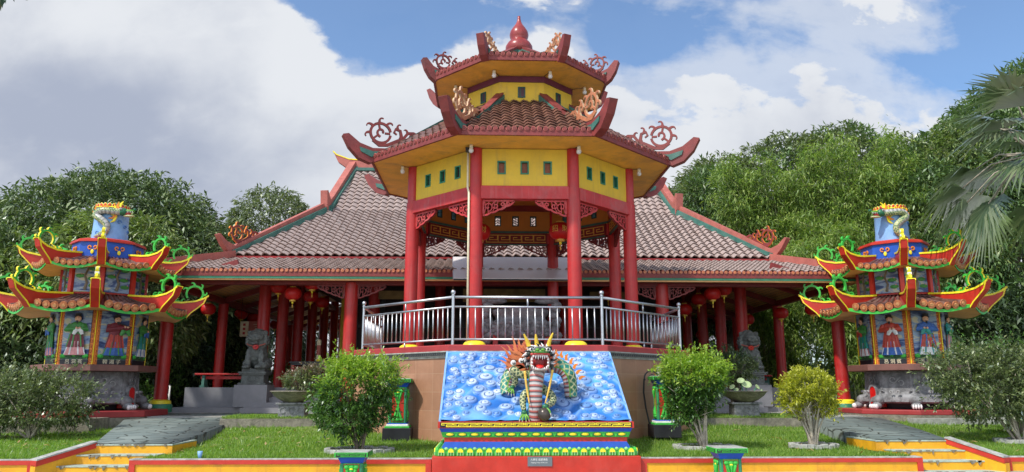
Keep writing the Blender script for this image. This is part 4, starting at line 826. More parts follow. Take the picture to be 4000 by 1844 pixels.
def build_burner(name, label, loc, sx, plinth_h, side):
    """octagonal two roofed joss paper burner; sx = -1 mirrors the placing of its ornaments"""
    t = thing(name, label, 'joss paper burner', loc); O = loc[2]; Z = lambda z: z - O
    mir = Matrix.Scale(sx, 4, (1, 0, 0)); r22 = RAD(22.5)
    p = MB(); p.lathe([(2.02, 0), (2.02, Z(.97))], 8, 0, rot=r22); obj('red_plinth', p, M['plinthred'], t, bev=.015)
    kb = MB(); kb.lathe([(2.03, -.5), (2.03, -.003)], 8, 0, rot=r22); obj('stone_kerb', kb, M['mossstone'], t)
    # carved stone base on clawed feet
    s = MB(); s.lathe([(.92, Z(.98)), (.95, Z(1.14))], 8, 1, rot=r22); s.lathe([(1.30, Z(1.14)), (1.36, Z(1.18)), (1.34, Z(1.30)), (1.26, Z(1.36)), (1.21, Z(1.45)), (1.18, Z(1.60)), (1.16, Z(2.03))], 8, 0, rot=r22)
    for k in range(8):
        s.M = oct_frame(k, 1.11, 0); ri = lambda pts, w, y=.0: s.ribbon([(x, Z(z)) for x, z in pts], w, y - .03, y + .03, 2)
        s.M = oct_frame(k, 1.075, 0)
        if k % 2: ri([(-.15, 1.62), (-.02, 1.72), (.12, 1.86)], .03); ri(arc(-.10, 1.78, .07, 0, 300, 10), .025); ri(arc(.13, 1.70, .07, 160, -120, 10), .025)
        else: ri(arc(-.08, 1.78, .08, -40, 260, 10), .025); ri(arc(.1, 1.74, .09, 200, -90, 10), .025); ri([(-.2, 1.62), (.2, 1.92)], .03)
        s.M = oct_frame(k, 1.30, 0); ri(arc(-.10, 1.45, .05, -20, 270, 9, .02), .022); ri(arc(.10, 1.45, .05, 200, -90, 9, .02), .022)
    obj('stone_base', s, [M['graystone'], M['black'], mat('worn_stone_edge', (.30, .30, .30), .75, .3, 8., .4, 20.)], t)
    for k in range(8):
        rb = MB(); rb.M = Matrix.Rotation(RAD(45 * k + 22.5), 4, 'Z')
        for q in (-1, 1): rb.bar((q * .05, -1.16, Z(1.45)), (q * .05, -1.12, Z(2.03)), .045, .06); rb.tube([(q * .09 + .03 * math.cos(a), -1.20 - .02 * math.sin(a), Z(1.45) + .035 * math.sin(a)) for a in (0, .9, 1.8, 2.7, 3.6, 4.5)], .022, 6)
        obj('corner_rib', rb, M['graystone'], t)
    for k in range(8):
        f = MB(); f.M = Matrix.Rotation(RAD(45 * k + 22.5), 4, 'Z'); f.ell((0, -1.28, Z(1.22)), (.18, .17, .15), 12, 0); f.ell((0, -1.40, Z(1.07)), (.15, .15, .10), 12, 0)
        for q in range(4): f.ell((-.10 + .067 * q, -1.52, Z(1.05)), (.030, .07, .07), 10, 1)
        obj('clawed_foot', f, [M['graystone'], M['white']], t, True)
    d = MB(); kd = 2 if sx > 0 else 6; kd = 1 if False else kd; d.M = oct_frame(kd, 1.29) @ Matrix.Translation((0, 0, 0)); ap_ = [(.13 * math.cos(RAD(a)), Z(1.44) + .18 * math.sin(RAD(a))) for a in range(0, 181, 18)]
    d.M = Matrix.Rotation(RAD(sx * 78), 4, 'Z') @ Matrix.Translation((0, -1.22, 0)); d.prism([(.13, Z(1.02))] + ap_ + [(-.13, Z(1.02))], -.03, .3, 0); d.ribbon([(.15, Z(1.02))] + [(x * 1.2, z + .012) for x, z in ap_] + [(-.15, Z(1.02))], .05, -.05, .1, 1); obj('firing_door', d, [mat('glossy_red_door', (.55, .01, .008), .3), M['graystone']], t)
    sl = MB(); sl.lathe([(1.60, Z(2.04)), (1.62, Z(2.05)), (1.62, Z(2.20)), (1.60, Z(2.215)), (.4, Z(2.217))], 8, 0, rot=r22); obj('slab', sl, M['slab'], t)
    # first storey: painted panels with relief figures between fretted ribs
    b = MB(); b.lathe([(1.24, Z(2.2)), (1.20, Z(3.72))], 8, 0, rot=r22); obj('core', b, M['orange'], t)
    PW = .74
    for k in range(8):
        F = oct_frame(k, 1.13) @ Matrix.Rotation(RAD(1.2), 4, 'X'); w = MB(); w.M = F; w.box(0, 0, Z(2.99), PW, .06, 1.42, 0); w.box(0, -.036, Z(2.29), PW, .02, .13, 1)
        if k in (0, 1, 2, 6, 7):
            w.box(0, -.03, Z(2.43), PW, .05, .13, 2)
            for q in range(7): w.ell((-.3 + .1 * q, -.05, Z(2.45 + .03 * (q % 2))), (.09, .04, .06), 8, 2 if q % 3 else 3)
        pn = obj('painted_panel', w, [M['skyp'][k % 2], M['black'], mat('painted_rocks', (.03, .09, .035), .5, .4, 10.), M['brightgreen']], t)
        if k in FIGS[side]:
            c = FIGS[side][k]; f = MB(); f.M = F @ Matrix.Translation((.02, -.07, Z(2.45))) @ Matrix.Scale(1.25, 4, (1, 0, 0)) @ Matrix.Scale(.62, 4, (0, 1, 0)); figure(f, 1.17, 0, 0, 0, 0, sx if k != 7 else -sx, 1 if (side, k) == ('L', 1) else 0)
            obj('relief_figure', f, [RC_[c[0]], RC_[c[1]], RC_[c[2]], M['skin'], M['black'], RC_[c[3]]], pn, auto=50)
        T = {('L', 0): '呂洞賓', ('L', 1): '韓湘子', ('R', 7): '呂洞賓', ('R', 0): '張果老'}.get((side, k)) if True else None
        if T:
            q = F @ Matrix.Translation((0, -.05, Z(2.292))); tm = text_mesh('panel_writing', ' '.join(T), .135, M['cream'], (0, 0, 0), parent=pn, ext=.004); tm.matrix_local = q @ Matrix.Rotation(PI / 2, 4, 'X')
        rr = MB(); rr.M = Matrix.Rotation(RAD(45 * k + 22.5), 4, 'Z')
        for q in (-1, 1):
            rr.M = Matrix.Rotation(RAD(45 * k + 22.5 + q * 11), 4, 'Z')
            rr.M = Matrix.Rotation(RAD(45 * k + 22.5), 4, 'Z') @ Matrix.Translation((q * .012, -1.27, 0)) @ Matrix.Rotation(RAD(q * 22.5), 4, 'Z')
            rr.box(q * .085, .03, Z(2.97), .13, .05, 1.5, 0)
            for j in range(11): z = Z(2.3 + .137 * j); rr.ribbon([(q * .085 - .04, z - .04), (q * .085 + .04, z - .04), (q * .085 + .04, z + .04), (q * .085 - .02, z + .04), (q * .085 - .02, z), (q * .085 + .012, z)], .016, -.004, .01, 1)
        rr.M = Matrix.Rotation(RAD(45 * k + 22.5), 4, 'Z'); rr.tube([(0, -1.275, Z(2.22)), (0, -1.275, Z(3.7))], .013, 6, 2); obj('fret_rib', rr, [M['orange'], M['darkred'], M['lemon']], t)
    # roofs
    def roof(z0, RE, RB, Rtip, zt, z_in, R_in, nm, sc):
        """z0 eave level at the corners' foot, RE eave radius at corner, RB body radius"""
        AE = RE * math.cos(r22); sag = .24 * sc
        so = MB(); gr = MB(); tl = MB(); n = 12
        for k in range(8):
            F = Matrix.Rotation(RAD(45 * k), 4, 'Z'); hw = RE * math.sin(r22); wv = lambda q: z0 - sag * (math.sin(q * PI) ** 1.0) * .9
            vs = []; fs = []
            for i in range(n + 1):
                q = i / n; x = -hw + 2 * hw * q; xb = (x / hw) * RB * math.sin(r22); vs += [F @ Vector((x, -AE, wv(q))), F @ Vector((xb, -RB * math.cos(r22), z0 - .05 * sc))]
            for i in range(n): fs.append((2 * i, 2 * i + 1, 2 * i + 3, 2 * i + 2))
            so.add(vs, fs)
            vs = []; fs = []
            for i in range(n + 1): q = i / n; x = -hw + 2 * hw * q; vs += [F @ Vector((x, -AE - .03, wv(q) - .02)), F @ Vector((x, -AE - .03, wv(q) + .075 * sc)), F @ Vector((x * .96, -AE + .12, wv(q) + .10 * sc))]
            for i in range(n): a, b_ = 3 * i, 3 * i + 3; fs += [(a, b_, b_ + 1, a + 1), (a + 1, b_ + 1, b_ + 2, a + 2)]
            gr.add(vs, fs)
            # fat barrel tiles running down the slope, each ending in a terracotta disc
            m = 6
            for i in range(m):
                q = (i + .5) / m; q = .12 + .76 * q; x = -hw + 2 * hw * q; r_ = hw * .76 / m * .98; xb = (x / hw) * R_in * math.sin(r22)
                p0 = F @ Vector((x, -AE - .05, wv(q) + .075 * sc + r_ * .85)); p1 = F @ Vector((xb, -R_in * math.cos(r22), Z(z_in))); d_ = (p1 - p0); pm = p0 + d_ * .5 + Vector((0, 0, -.05))
                tl.tube([p0, pm, p1], [r_ * .86, r_ * .6, r_ * .35], 9, 0); tl.tube([p0 - d_ * .004, p0 - d_.normalized() * .035], [r_ * .98, r_ * .98], 10, 1); tl.tube([p0 - d_.normalized() * .02, p0 - d_.normalized() * .05], [r_ * .5, r_ * .45], 8, 2)
            vs = [F @ Vector((-hw * .97, -AE + .04, z0 - .04)), F @ Vector((hw * .97, -AE + .04, z0 - .04)), F @ Vector((R_in * math.sin(r22), -R_in * math.cos(r22), Z(z_in))), F @ Vector((-R_in * math.sin(r22), -R_in * math.cos(r22), Z(z_in)))]; tl.add(vs, [(0, 1, 2, 3)], 3)
        obj(nm + '_soffit', so, M['peach'], t); obj(nm + '_green_fascia', gr, M['brightgreen'], t); obj(nm + '_tiles', tl, [M['tile3'], M['terracotta'], M['disc'], M['ridge']], t, auto=45)
        for k in range(8):
            th = .26 * sc; f = MB(); f.M = hip_frame(k); zz = lambda a: z0 + a * sc; D = Rtip - RE
            top = [(R_in - .02, zz(.62)), (RE * .78, zz(.54)), (RE * .92, zz(.53)), (RE + D * .35, zz(.61)), (RE + D * .75, zz(.73)), (Rtip, zz(.86))]
            bot = [(Rtip - .02, zz(.80)), (RE + D * .82, zz(.52)), (RE + D * .5, zz(.30)), (RE + D * .22, zz(.12)), (RE, zz(-.08)), (RE - .18, zz(-.06)), (R_in, zz(.10))]
            f.prism(top + bot, -th / 2, th / 2); fin = obj(nm + '_hip_fin', f, M['vermil'], t, bev=.008)
            e = MB(); e.M = hip_frame(k)
            for q in (-1, 1):
                y = q * (th / 2 + .006); e.ribbon([(x, z - .025) for x, z in top],   .034 * sc + .008, y - .012, y + .012, 0); e.ribbon([(Rtip - .03, zz(.82))] + [(x - .03, z) for x, z in bot[:5]], .03 * sc + .008, y - .011, y + .011, 0)
            e.ribbon(top, .018, -th / 2 - .016, th / 2 + .016, 0); obj('yellow_trim', e, M['lemon'], fin)
            g = MB(); S_ = 1.42 * sc; g.M = hip_frame(k) @ Matrix.Translation((RE + D * .05, 0, zz(.53)))
            g.ribbon(arc(.12 * S_, .26 * S_, .22 * S_, -95, 215, 18), .055 * S_, -.03, .03, 0, 1)
            for a in (-5, 45, 95, 145): hook(g, .12 * S_ + .23 * S_ * math.cos(RAD(a)), .26 * S_ + .23 * S_ * math.sin(RAD(a)), a, .15 * S_, .06 * S_, .07, 0, 1, 1)
            g.ribbon([(.10 * S_, .03 * S_), (-.12 * S_, -.03 * S_), (-.30 * S_, .03 * S_), (-.42 * S_, -.06 * S_)], .06 * S_, -.03, .03, 0, 1)
            for x_ in (-.2, -.36): hook(g, x_ * S_, .0, 100, .16 * S_, .05 * S_, .06, 0, 1, -1)
            obj('green_scroll', g, [M['brightgreen'], M['lemon'] if k in (7, 0) else M['brightgreen']], fin)
    roof(Z(3.75), 2.32, 1.24, 2.88, 0, 4.15, 1.10, 'lower', .76)
    u = MB(); u.lathe([(1.06, Z(4.2)), (1.06, Z(5.2))], 8, 0, rot=r22); obj('upper_core', u, M['vermil'], t)
    for k in range(8):
        w = MB(); w.M = oct_frame(k, 1.0); w.box(0, 0, Z(4.72), .66, .06, .94, 0)
        w.tube([(-.02, -.04, Z(4.3)), (.03, -.05, Z(4.5)), (-.04, -.05, Z(4.7)), (.05, -.05, Z(4.95))], [.045, .035, .03, .02], 6, 1)
        for q, (x, z) in enumerate(((-.18, 4.7), (.16, 4.62), (-.14, 4.95), (.17, 4.9), (0.02, 5.06), (.2, 4.42))): w.ell((x, -.04, Z(z)), (.13, .035, .06), 9, 2); w.ell((x + .06, -.065, Z(z + .05)), (.02, .02, .02), 6, 3)
        pn = obj('upper_painted_panel', w, [M['skyp'][k % 2], M['wood'], RC_['g'], RC_['p']], t)
        c = MB(); c.M = Matrix.Rotation(RAD(45 * k + 22.5), 4, 'Z'); c.box(0, -1.09, Z(4.72), .12, .12, .96); obj('red_post', c, M['vermil'], t)
    roof(Z(4.98), 1.86, 1.12, 2.30, 0, 5.28, .95, 'upper', .70)
    d = MB(); d.lathe([(.95, Z(5.25)), (.95, Z(5.72))], 8, 0, rot=r22)
    d.lathe([(1.02, Z(5.72)), (1.02, Z(5.76)), (.97, Z(5.775)), (.80, Z(5.85))], 8, 1, rot=r22); d.lathe([(.985, Z(5.765)), (.985, Z(5.80)), (.75, Z(5.86)), (.5, Z(5.9))], 8, 2, rot=r22)
    for k in range(8):
        d.M = oct_frame(k, .885)
        for q in (-1, 1): d.ribbon(arc(q * .075, Z(5.55), .06, -120 if q > 0 else 300, 200 if q > 0 else -20, 10, .03), .03, -.03, .0, 3)
        d.ell((0, -.015, Z(5.42)), (.05, .02, .07), 8, 4)
    obj('blue_drum', d, [M['blue'], M['vermil'], M['vermil'], M['orange'], M['lemon']], t)
    c = MB(); c.lathe([(.50, Z(5.86)), (.475, Z(6.2)), (.46, Z(6.95)), (.47, Z(6.96)), (.40, Z(6.97)), (.38, Z(6.5))], 28, 0)
    for q in range(24):
        a = 2 * PI * q / 24; c.M = Matrix.Rotation(a, 4, 'Z') @ Matrix.Translation((0, -.465, 0)); c.ell((0, .006, Z(6.905)), (.060, .012, .075), 10, 1); c.ell((0, -.002, Z(6.90)), (.046, .010, .06), 10, 2)
    c.M = Matrix(); c.lathe([(.475, Z(6.835)), (.49, Z(6.85)), (.475, Z(6.87))], 28, 1)
    ch = obj('chimney', c, [M['sky'], M['lemon'], M['vermil']], t, auto=50)
    wv = MB()
    for q in range(10):
        a = RAD(-110 + 24 * q); z = Z(6.05 + .12 * ((q * 5) % 6)); wv.M = Matrix.Rotation(a + PI / 2, 4, 'Z') @ Matrix.Translation((0, -.475, 0)); wv.ribbon([(x, z + zz_) for x, zz_ in arc(0, 0, .07, 0, 320, 9, .02)], .02, -.02, .02, 0)
    obj('cloud_lines', wv, mat('deep_sky_paint', (.07, .18, .45), .5), ch)
    # small dragon climbing round the chimney
    pb = PB(); pts = [(-.22, -.46, 5.95), (-.04, -.53, 5.98), (.12, -.54, 6.10), (.14, -.55, 6.28), (-.02, -.57, 6.44), (-.18, -.54, 6.55), (-.16, -.53, 6.66), (.02, -.56, 6.71), (.22, -.53, 6.70), (.44, -.44, 6.70)]
    P, R_ = resamp([(sx * x, y, Z(z)) for x, y, z in pts], [.02, .07, .095, .10, .10, .10, .10, .10, .095, .10], 8)
    pb.tube(P, R_, 32, lambda s, th: ((.46, .45, .42) if int(s * 30) % 3 else (.22, .22, .21)) if .03 < th < .22 else cell_cols(s, th, 16, 4, GRN, CRM, .17))
    hd = lambda x, y, z: (sx * x, y, Z(z))
    m = MB(); m.ell(hd(.52, -.42, 6.70), (.15, .13, .12), 12); pb.mbs(m, GRN); m = MB(); m.ell(hd(.70, -.42, 6.73), (.18, .08, .04), 12); pb.mbs(m, LIME); m = MB(); m.ell(hd(.70, -.42, 6.575), (.17, .08, .035), 12, rx=0); pb.mbs(m, CRM); m = MB(); m.ell(hd(.62, -.42, 6.65), (.15, .06, .06), 10); pb.mbs(m, DRD); m = MB(); m.ell(hd(.86, -.42, 6.77), (.05, .06, .04), 10); pb.mbs(m, GRN); m = MB(); m.ell(hd(.50, -.54, 6.76), (.045, .03, .04), 8); pb.mbs(m, WHT); m = MB(); m.ell(hd(.51, -.565, 6.76), (.02, .015, .02), 7); pb.mbs(m, BLK)
    for q in range(5): m = MB(); m.tube([hd(.62 + .05 * q, -.48, 6.705), hd(.625 + .05 * q, -.48, 6.65)], [.014, .002], 5); pb.mbs(m, WHT)
    dg = pb.obj('chimney_dragon', M['paintv'], t)
    cr = MB(); cr.M = Matrix.Scale(sx, 4, (1, 0, 0)) @ Matrix.Translation((0, -.42, 0))
    for q in range(7): flame(cr, .42 - .015 * q, Z(6.80 - .04 * q), 62 + 27 * q, .26, .075, -.02 - .02 * (q % 2), .02, 0 if q % 2 else 1, 1)
    for q in range(9): x, y, z = pts[5] if q < 3 else (pts[6] if q < 5 else pts[7]); flame(cr, x - .05 + .05 * (q % 4), Z(z + .07), 125 - 6 * q, .12, .05, -.12, -.09, 0, 1)
    flame(cr, .55, Z(6.82), 150, .3, .04, -.03, .0, 2, 2); obj('dragon_crest', cr, [M['orange'], M['lemon'], M['ridge']], dg)
    kk = 0 if sx > 0 else 7
    for z, rad in ((5.70, 2.30), (4.55, 2.9)):
        lp = MB(); lp.M = hip_frame(kk); lp.box(rad - .25, 0, Z(z - .1), .09, .09, .42, 0); lp.box(rad - .25, 0, Z(z + .02), .11, .11, .06, 1); lp.box(rad - .25, 0, Z(z + .14), .1, .1, .07, 1)
        obj('hip_lamp', lp, [M['lemon'], M['white']], t)
    return t
build_burner('joss_burner', 'tall painted joss paper burner on the left whose chimney dragon faces right', (-11.3, 22.3, .80), 1, .16, 'L')
RB = build_burner('joss_burner', 'tall painted joss paper burner on the right whose chimney dragon faces left', (12.75, 22.5, .85), -1, .3, 'R')
RB.scale = (1, 1, 1.035)
# ---------------------------------------------------------------- ground, lawn, walls, paths
def lawn_z(x, y):
    y = np.asarray(y, dtype=float); d = np.clip(y - 14, 0, 5.6); return .36 + np.where(np.asarray(x) < -8.2, .0035, .0092) * d * d
gm = mat('paving_ground', (.34, .33, .31), .85, .25, .6, .3, 30., dirt=.5, dcol=(.10, .10, .07), dscale=.4)
g = MB(); g.add([(-1500, -300, .05), (1500, -300, .05), (1500, 2500, .05), (-1500, 2500, .05)], [(0, 1, 2, 3)]); tag(obj('ground', g, gm), 'pale paved ground in front of the yellow wall', 'ground', kind='structure')
pz = MB(); pz.box(0, 60, .30, 120, 76.6, 1.0); tag(obj('plaza', pz, mat('upper_plaza', (.34, .335, .30), .85, .3, .8, .3, 20., dirt=.5, dcol=(.07, .09, .03), dscale=.5)), 'upper yard around the hall and the burners', 'yard', kind='structure')
def grass_mat(name, a, b):
    m = mat(name, a, .9, .3, 5., .5, 60., dirt=.8, dcol=b, dscale=1.2); return m
M['lawn'] = grass_mat('lawn_turf', (.12, .19, .03), (.15, .13, .05))
def lawn(name, xs_l, xs_r, y0=13.98, y1=21.8, n=40, label=''):
    """strip of turf between two side lines x=f(y)"""
    V = []; F = []; m = 24
    for j in range(n + 1):
        y = y0 + (y1 - y0) * j / n; a, b = xs_l(y), xs_r(y)
        for i in range(m + 1): x = a + (b - a) * i / m; V.append((x, y, float(lawn_z(x, y)) + .02 * math.sin(x * 1.3 + y) * min(1, (y - y0))))
    for j in range(n):
        for i in range(m): q = j * (m + 1) + i; F.append((q, q + 1, q + m + 2, q + m + 1))
    o = obj('lawn', npmesh('lawn', V, F, M['lawn'], smooth=True), None); tag(o, label, 'lawn', kind='structure'); return o
itp = lambda pts: (lambda y: float(np.interp(y, [p[0] for p in pts], [p[1] for p in pts])))
PL_in = itp([(13.8, -6.25), (14.7, -5.87), (17, -6.1), (20.5, -6.7), (23, -6.2)]); PL_out = itp([(13.8, -7.88), (14.7, -7.32), (17, -8.2), (21, -9.75), (23, -10.3)])
PR_in = itp([(13.8, 8.02), (14.7, 7.58), (17, 7.85), (20.5, 8.55), (23, 8.2)]); PR_out = itp([(13.8, 9.52), (14.7, 9.02), (17, 9.8), (20.0, 10.9), (23, 11.6)])
lawn('lawn', lambda y: PL_in(y) + .02, lambda y: .9, label='lawn left of the dragon screen'); lawn('lawn', lambda y: .9, lambda y: PR_in(y) - .02, label='lawn right of the dragon screen')
lawn('lawn', lambda y: -24, lambda y: PL_out(y) - .02, label='lawn left of the left steps'); lawn('lawn', lambda y: PR_out(y) + .02, lambda y: 26, label='lawn right of the right steps')
def grass(n=120000):
    x = NR.uniform(-13.5, 15, n * 2); y = 14.02 + 7.2 * NR.random(n * 2) ** 1.5
    li = np.interp(y, [13.8, 14.7, 17, 20.5], [-6.25, -5.87, -6.1, -6.7]); lo = np.interp(y, [13.8, 14.7, 17, 21], [-7.88, -7.32, -8.2, -9.75])
    ri = np.interp(y, [13.8, 14.7, 17, 20.5], [8.02, 7.58, 7.85, 8.55]); ro = np.interp(y, [13.8, 14.7, 17, 20], [9.52, 9.02, 9.8, 10.9])
    dx, dy = np.abs(x - PX), y - PY; inplat = np.maximum(np.maximum(dx, -dy), (dx - dy) * .7071) < 4.05
    ok = ((x < lo - .05) | ((x > li + .05) & (x < ri - .05)) | (x > ro + .05)) & ~inplat & ~((np.abs(x - PX) < 1.9)) & ~((x > li) & (x < ri) & (y > 19.3))
    ok &= ~(((x + 2.42) ** 2 + (y - 15) ** 2 < .3 ** 2) | ((x - 4.41) ** 2 + (y - 15.4) ** 2 < .3 ** 2))
    thin = np.sin(x * 1.7 + 2.1 * np.sin(y * 1.3)) * np.sin(y * 2.3 - 1.4 * np.sin(x * .9)); ok &= (NR.random(n * 2) > np.clip((thin - .45) * 1.6, 0, .85))
    x, y = x[ok][:n], y[ok][:n]; m = len(x); z = lawn_z(x, y) + .02 * np.sin(x * 1.3 + y) * np.minimum(1, y - 13.98) - .01
    pat = .5 + .5 * np.sin(x * 2.1 + 1.7 * np.sin(y * 1.9)) * np.sin(y * 2.7 + x * .6); h = NR.uniform(.035, .085, m) * (.75 + .6 * pat) * np.where(NR.random(m) < .04, 1.9, 1.); h = np.where(y < 14.15, h * .75, h)
    a = NR.uniform(0, 6.28, m); w = NR.uniform(.004, .008, m) * (1 + (y - 14) * .12); lean = h * NR.uniform(.1, .9, m); b = NR.uniform(0, 6.28, m)
    P = np.stack([x, y, z], 1); s = np.stack([np.cos(a), np.sin(a), 0 * a], 1) * w[:, None]; l = np.stack([np.cos(b) * lean, np.sin(b) * lean, h], 1)
    V = np.stack([P - s, P + s, P + l * .55 + s * .7 + np.array([0, 0, .0]), P + l, ], 1).reshape(-1, 3); F = np.arange(m * 4).reshape(m, 4)
    tag(obj('grass', npmesh('grass', V, F, leafmat('grass_blades', (.10, .20, .02), (.19, .33, .04), (.34, .44, .09), .5, .05, .5)), None), 'short green grass with longer tufts growing on the lawns', 'grass', kind='stuff')
grass()
wl = mat('kerb_red_paint', (.50, .035, .02), .5, .12, 4., dirt=.35, dcol=(.34, .06, .04))
def low_wall(x0, x1, label, y=13.9):
    t = thing('lawn_wall', label, 'low wall', ((x0 + x1) / 2, y, .05)); L = x1 - x0
    b = MB(); b.box(0, .1, .12, L, .2, .34, 0); obj('yellow_panel', b, M['wallyellow'], t)
    r = MB(); r.box(0, .09, .25, L + .004, .225, .072, 0)
    for s in (-1, 1): r.box(s * (L / 2 - .05), .088, .10, .10, .223, .225, 0)
    obj('red_border', r, wl, t); c = MB(); c.box(0, .12, .296, L + .02, .26, .026); obj('coping', c, M['concrete'], t, bev=.006)
    k = MB(); k.box(0, -.05, .035, L, .12, .03); obj('foot_kerb', k, M['concrete'], t)
low_wall(-6.27, -.96, 'long yellow and red lawn wall between the left steps and the dragon screen'); low_wall(2.82, 8.0, 'long yellow and red lawn wall between the dragon screen and the right steps')
low_wall(-16, -7.92, 'yellow and red lawn wall ending at the far left of the left steps'); low_wall(9.56, 18, 'yellow and red lawn wall beginning at the far right of the right steps')
def steps(name, fin, fout, ztop, label, outer):
    t = thing('garden_steps', label, 'steps', (0, 0, 0)); b = MB(); tr = MB()
    for i in range(5):
        y = 14.7 - .3 * i; z = ztop - .165 * i; xs = sorted((fin(max(y, 13.8)), fout(max(y, 13.8)))); sh = .33 * max(0, 13.8 - y)
        if z < .05: z = .06
        xs = [xs[0] - sh * .5, xs[1] + sh * .5]
        b.box((xs[0] + xs[1]) / 2, y + .6, z - .1 - .02, xs[1] - xs[0], 1.2, .18); tr.box((xs[0] + xs[1]) / 2, y + .595, z - .018, xs[1] - xs[0] + .01, 1.215, .026)
    ch = MB()
    for i in range(5):
        y = 14.7 - .3 * i; z = max(.06, ztop - .165 * i); xs = sorted((fin(max(y, 13.8)), fout(max(y, 13.8))))
        for _ in range(6): x = random.uniform(xs[0] + .1, xs[1] - .1); w = random.uniform(.02, .07); ch.prism([(x - w, z - .004), (x + w, z - .002), (x + w * .7, z - random.uniform(.02, .05)), (x - w * .3, z - random.uniform(.03, .09)), (x - w * .8, z - .02)], y - .021, y + .02)
    cp = obj('chipped_patches', ch, M['mossstone'], t); cp['kind'] = 'stuff'
    obj('yellow_riser', b, M['wallyellow'], t); obj('tread', tr, mat('worn_mint_tread', (.33, .40, .34), .7, .2, 5., .3, 40., dirt=.5, dcol=(.2, .16, .1), dscale=4.), t, bev=.005)
    # raking outer cheek wall
    p, q = Vector((fout(14.75), 14.75, 0)), Vector((fout(13.8), 13.8, 0)); d = (q - p); L = d.length; rz = math.atan2(d.y, d.x)
    for nm, za, zb, th, m in (('cheek_wall', -.6, -.08, .14, M['wallyellow']), ('cheek_red_band', -.10, .0, .17, wl), ('cheek_coping', -.001, .025, .2, M['concrete'])):
        c = MB(); c.M = Matrix.Translation(p) @ Matrix.Rotation(rz, 4, 'Z'); c.prism([(0, ztop + za + .03), (L, .345 + za), (L, .345 + zb), (0, ztop + zb + .03)], -th / 2, th / 2); obj(nm, c, m, t)
steps('l', PL_in, PL_out, .56, 'left flight of chipped yellow garden steps with a raking red topped cheek wall', -1); steps('r', PR_in, PR_out, .60, 'right flight of chipped yellow garden steps with a raking red topped cheek wall', 1)
def flag_mat():
    m = bpy.data.materials.new('slate_crazy_paving'); m.use_nodes = True; N = NT(m.node_tree); p = N.n['Principled BSDF']; tc = N.new('ShaderNodeTexCoord')
    ns = N.new('ShaderNodeTexNoise', i_Scale=1.6, i_Detail=3.); N.link(tc.outputs['Object'], ns.inputs[0]); mx = N.mix(.12, tc.outputs['Object'], ns.outputs[1])
    v = N.new('ShaderNodeTexVoronoi', feature='DISTANCE_TO_EDGE', i_Scale=2.3); N.link(mx, v.inputs[0]); c = N.new('ShaderNodeTexVoronoi', i_Scale=2.3); N.link(mx, c.inputs[0])
    f = N.new('ShaderNodeTexNoise', i_Scale=14., i_Detail=8.); N.link(tc.outputs['Object'], f.inputs[0]); hs = N.new('ShaderNodeSeparateColor'); N.link(c.outputs['Color'], hs.inputs[0])
    st = N.mix(hs.outputs[0], (.115, .15, .145), (.20, .235, .215)); st = N.mix(N.math('MULTIPLY', f.outputs[0], .6), st, (.10, .12, .10)); col = N.mix(N.ramp(v.outputs[0], .015, .05), (.03, .035, .025), st)
    N.link(col, p.inputs['Base Color']); p.inputs['Roughness'].default_value = .7; b = N.new('ShaderNodeBump', i_Strength=.6, i_Distance=.02); N.link(N.math('ADD', N.ramp(v.outputs[0], 0, .06), N.math('MULTIPLY', f.outputs[0], .25)), b.inputs['Height']); N.link(b.outputs[0], p.inputs['Normal']); return m
FM = flag_mat()
def path(fin, fout, zt, label):
    V = []; F = []; n = 30
    for j in range(n + 1):
        y = 14.72 + (23.9 - 14.72) * j / n; z = float(np.interp(y, [14.7, 17, 20, 22.5, 24], [zt, zt + .07, .69, .80, .815])) + .004; a, b = fin(min(y, 23)), fout(min(y, 23))
        V += [(a, y, z), (b, y, z), (a, y, z - .4), (b, y, z - .4)]
    for j in range(n): q = 4 * j; F += [(q, q + 1, q + 5, q + 4), (q, q + 4, q + 6, q + 2), (q + 1, q + 3, q + 7, q + 5)]
    tag(obj('path', npmesh('path', V, F, FM), None), label, 'path', kind='structure')
path(PL_in, PL_out, .56, 'slate crazy paved path rising from the left steps'); path(PR_in, PR_out, .60, 'slate crazy paved path rising from the right steps')
# raised grass beds with dark stone edging where the bowls stand
def bed(x0, x1, y0, label):
    t = thing('raised_bed', label, 'raised bed', ((x0 + x1) / 2, y0, .5)); w = MB(); w.box(0, 1.2, .16, x1 - x0, 2.4, .34); obj('stone_edge', w, M['mossstone'], t)
    g = MB(); g.box(0, 1.21, .345, x1 - x0 - .08, 2.3, .04); obj('turf', g, M['lawn'], t)
    n = 5000; x = NR.uniform(-(x1 - x0) / 2, (x1 - x0) / 2, n); y = NR.uniform(0., 1.5, n); h = NR.uniform(.03, .08, n); a = NR.uniform(0, 6.28, n); P = np.stack([x, y, 0 * x + .355], 1); s = np.stack([np.cos(a), np.sin(a), 0 * a], 1) * .008
    l = np.stack([np.cos(a * 7) * h * .5, np.sin(a * 7) * h * .5, h], 1); o = obj('bed_grass', npmesh('bed_grass', np.stack([P - s, P + s, P + l * .5 + s * .6, P + l], 1).reshape(-1, 3), np.arange(n * 4).reshape(n, 4), bpy.data.materials['grass_blades']), None, t); o['kind'] = 'stuff'
bed(-6.62, -3.1, 19.35, 'raised grass bed with stone edge under the left bowl'); bed(4.9, 8.35, 19.35, 'raised grass bed with stone edge under the right bowl')
t = thing('stone_kerb', 'long dark mossy stone kerb behind the far left lawn', 'kerb', (-13.5, 19.75, .5)); k = MB(); k.box(-1.1, .5, .12, 9.2, 1., .40); obj('stone_course', k, M['mossstone'], t)
t = thing('stone_kerb', 'pale weathered stone kerb behind the far right lawn', 'kerb', (16, 19.6, .5)); k = MB(); k.box(.2, .2, .12, 10, .3, .36); obj('stone_course', k, M['concrete'], t)
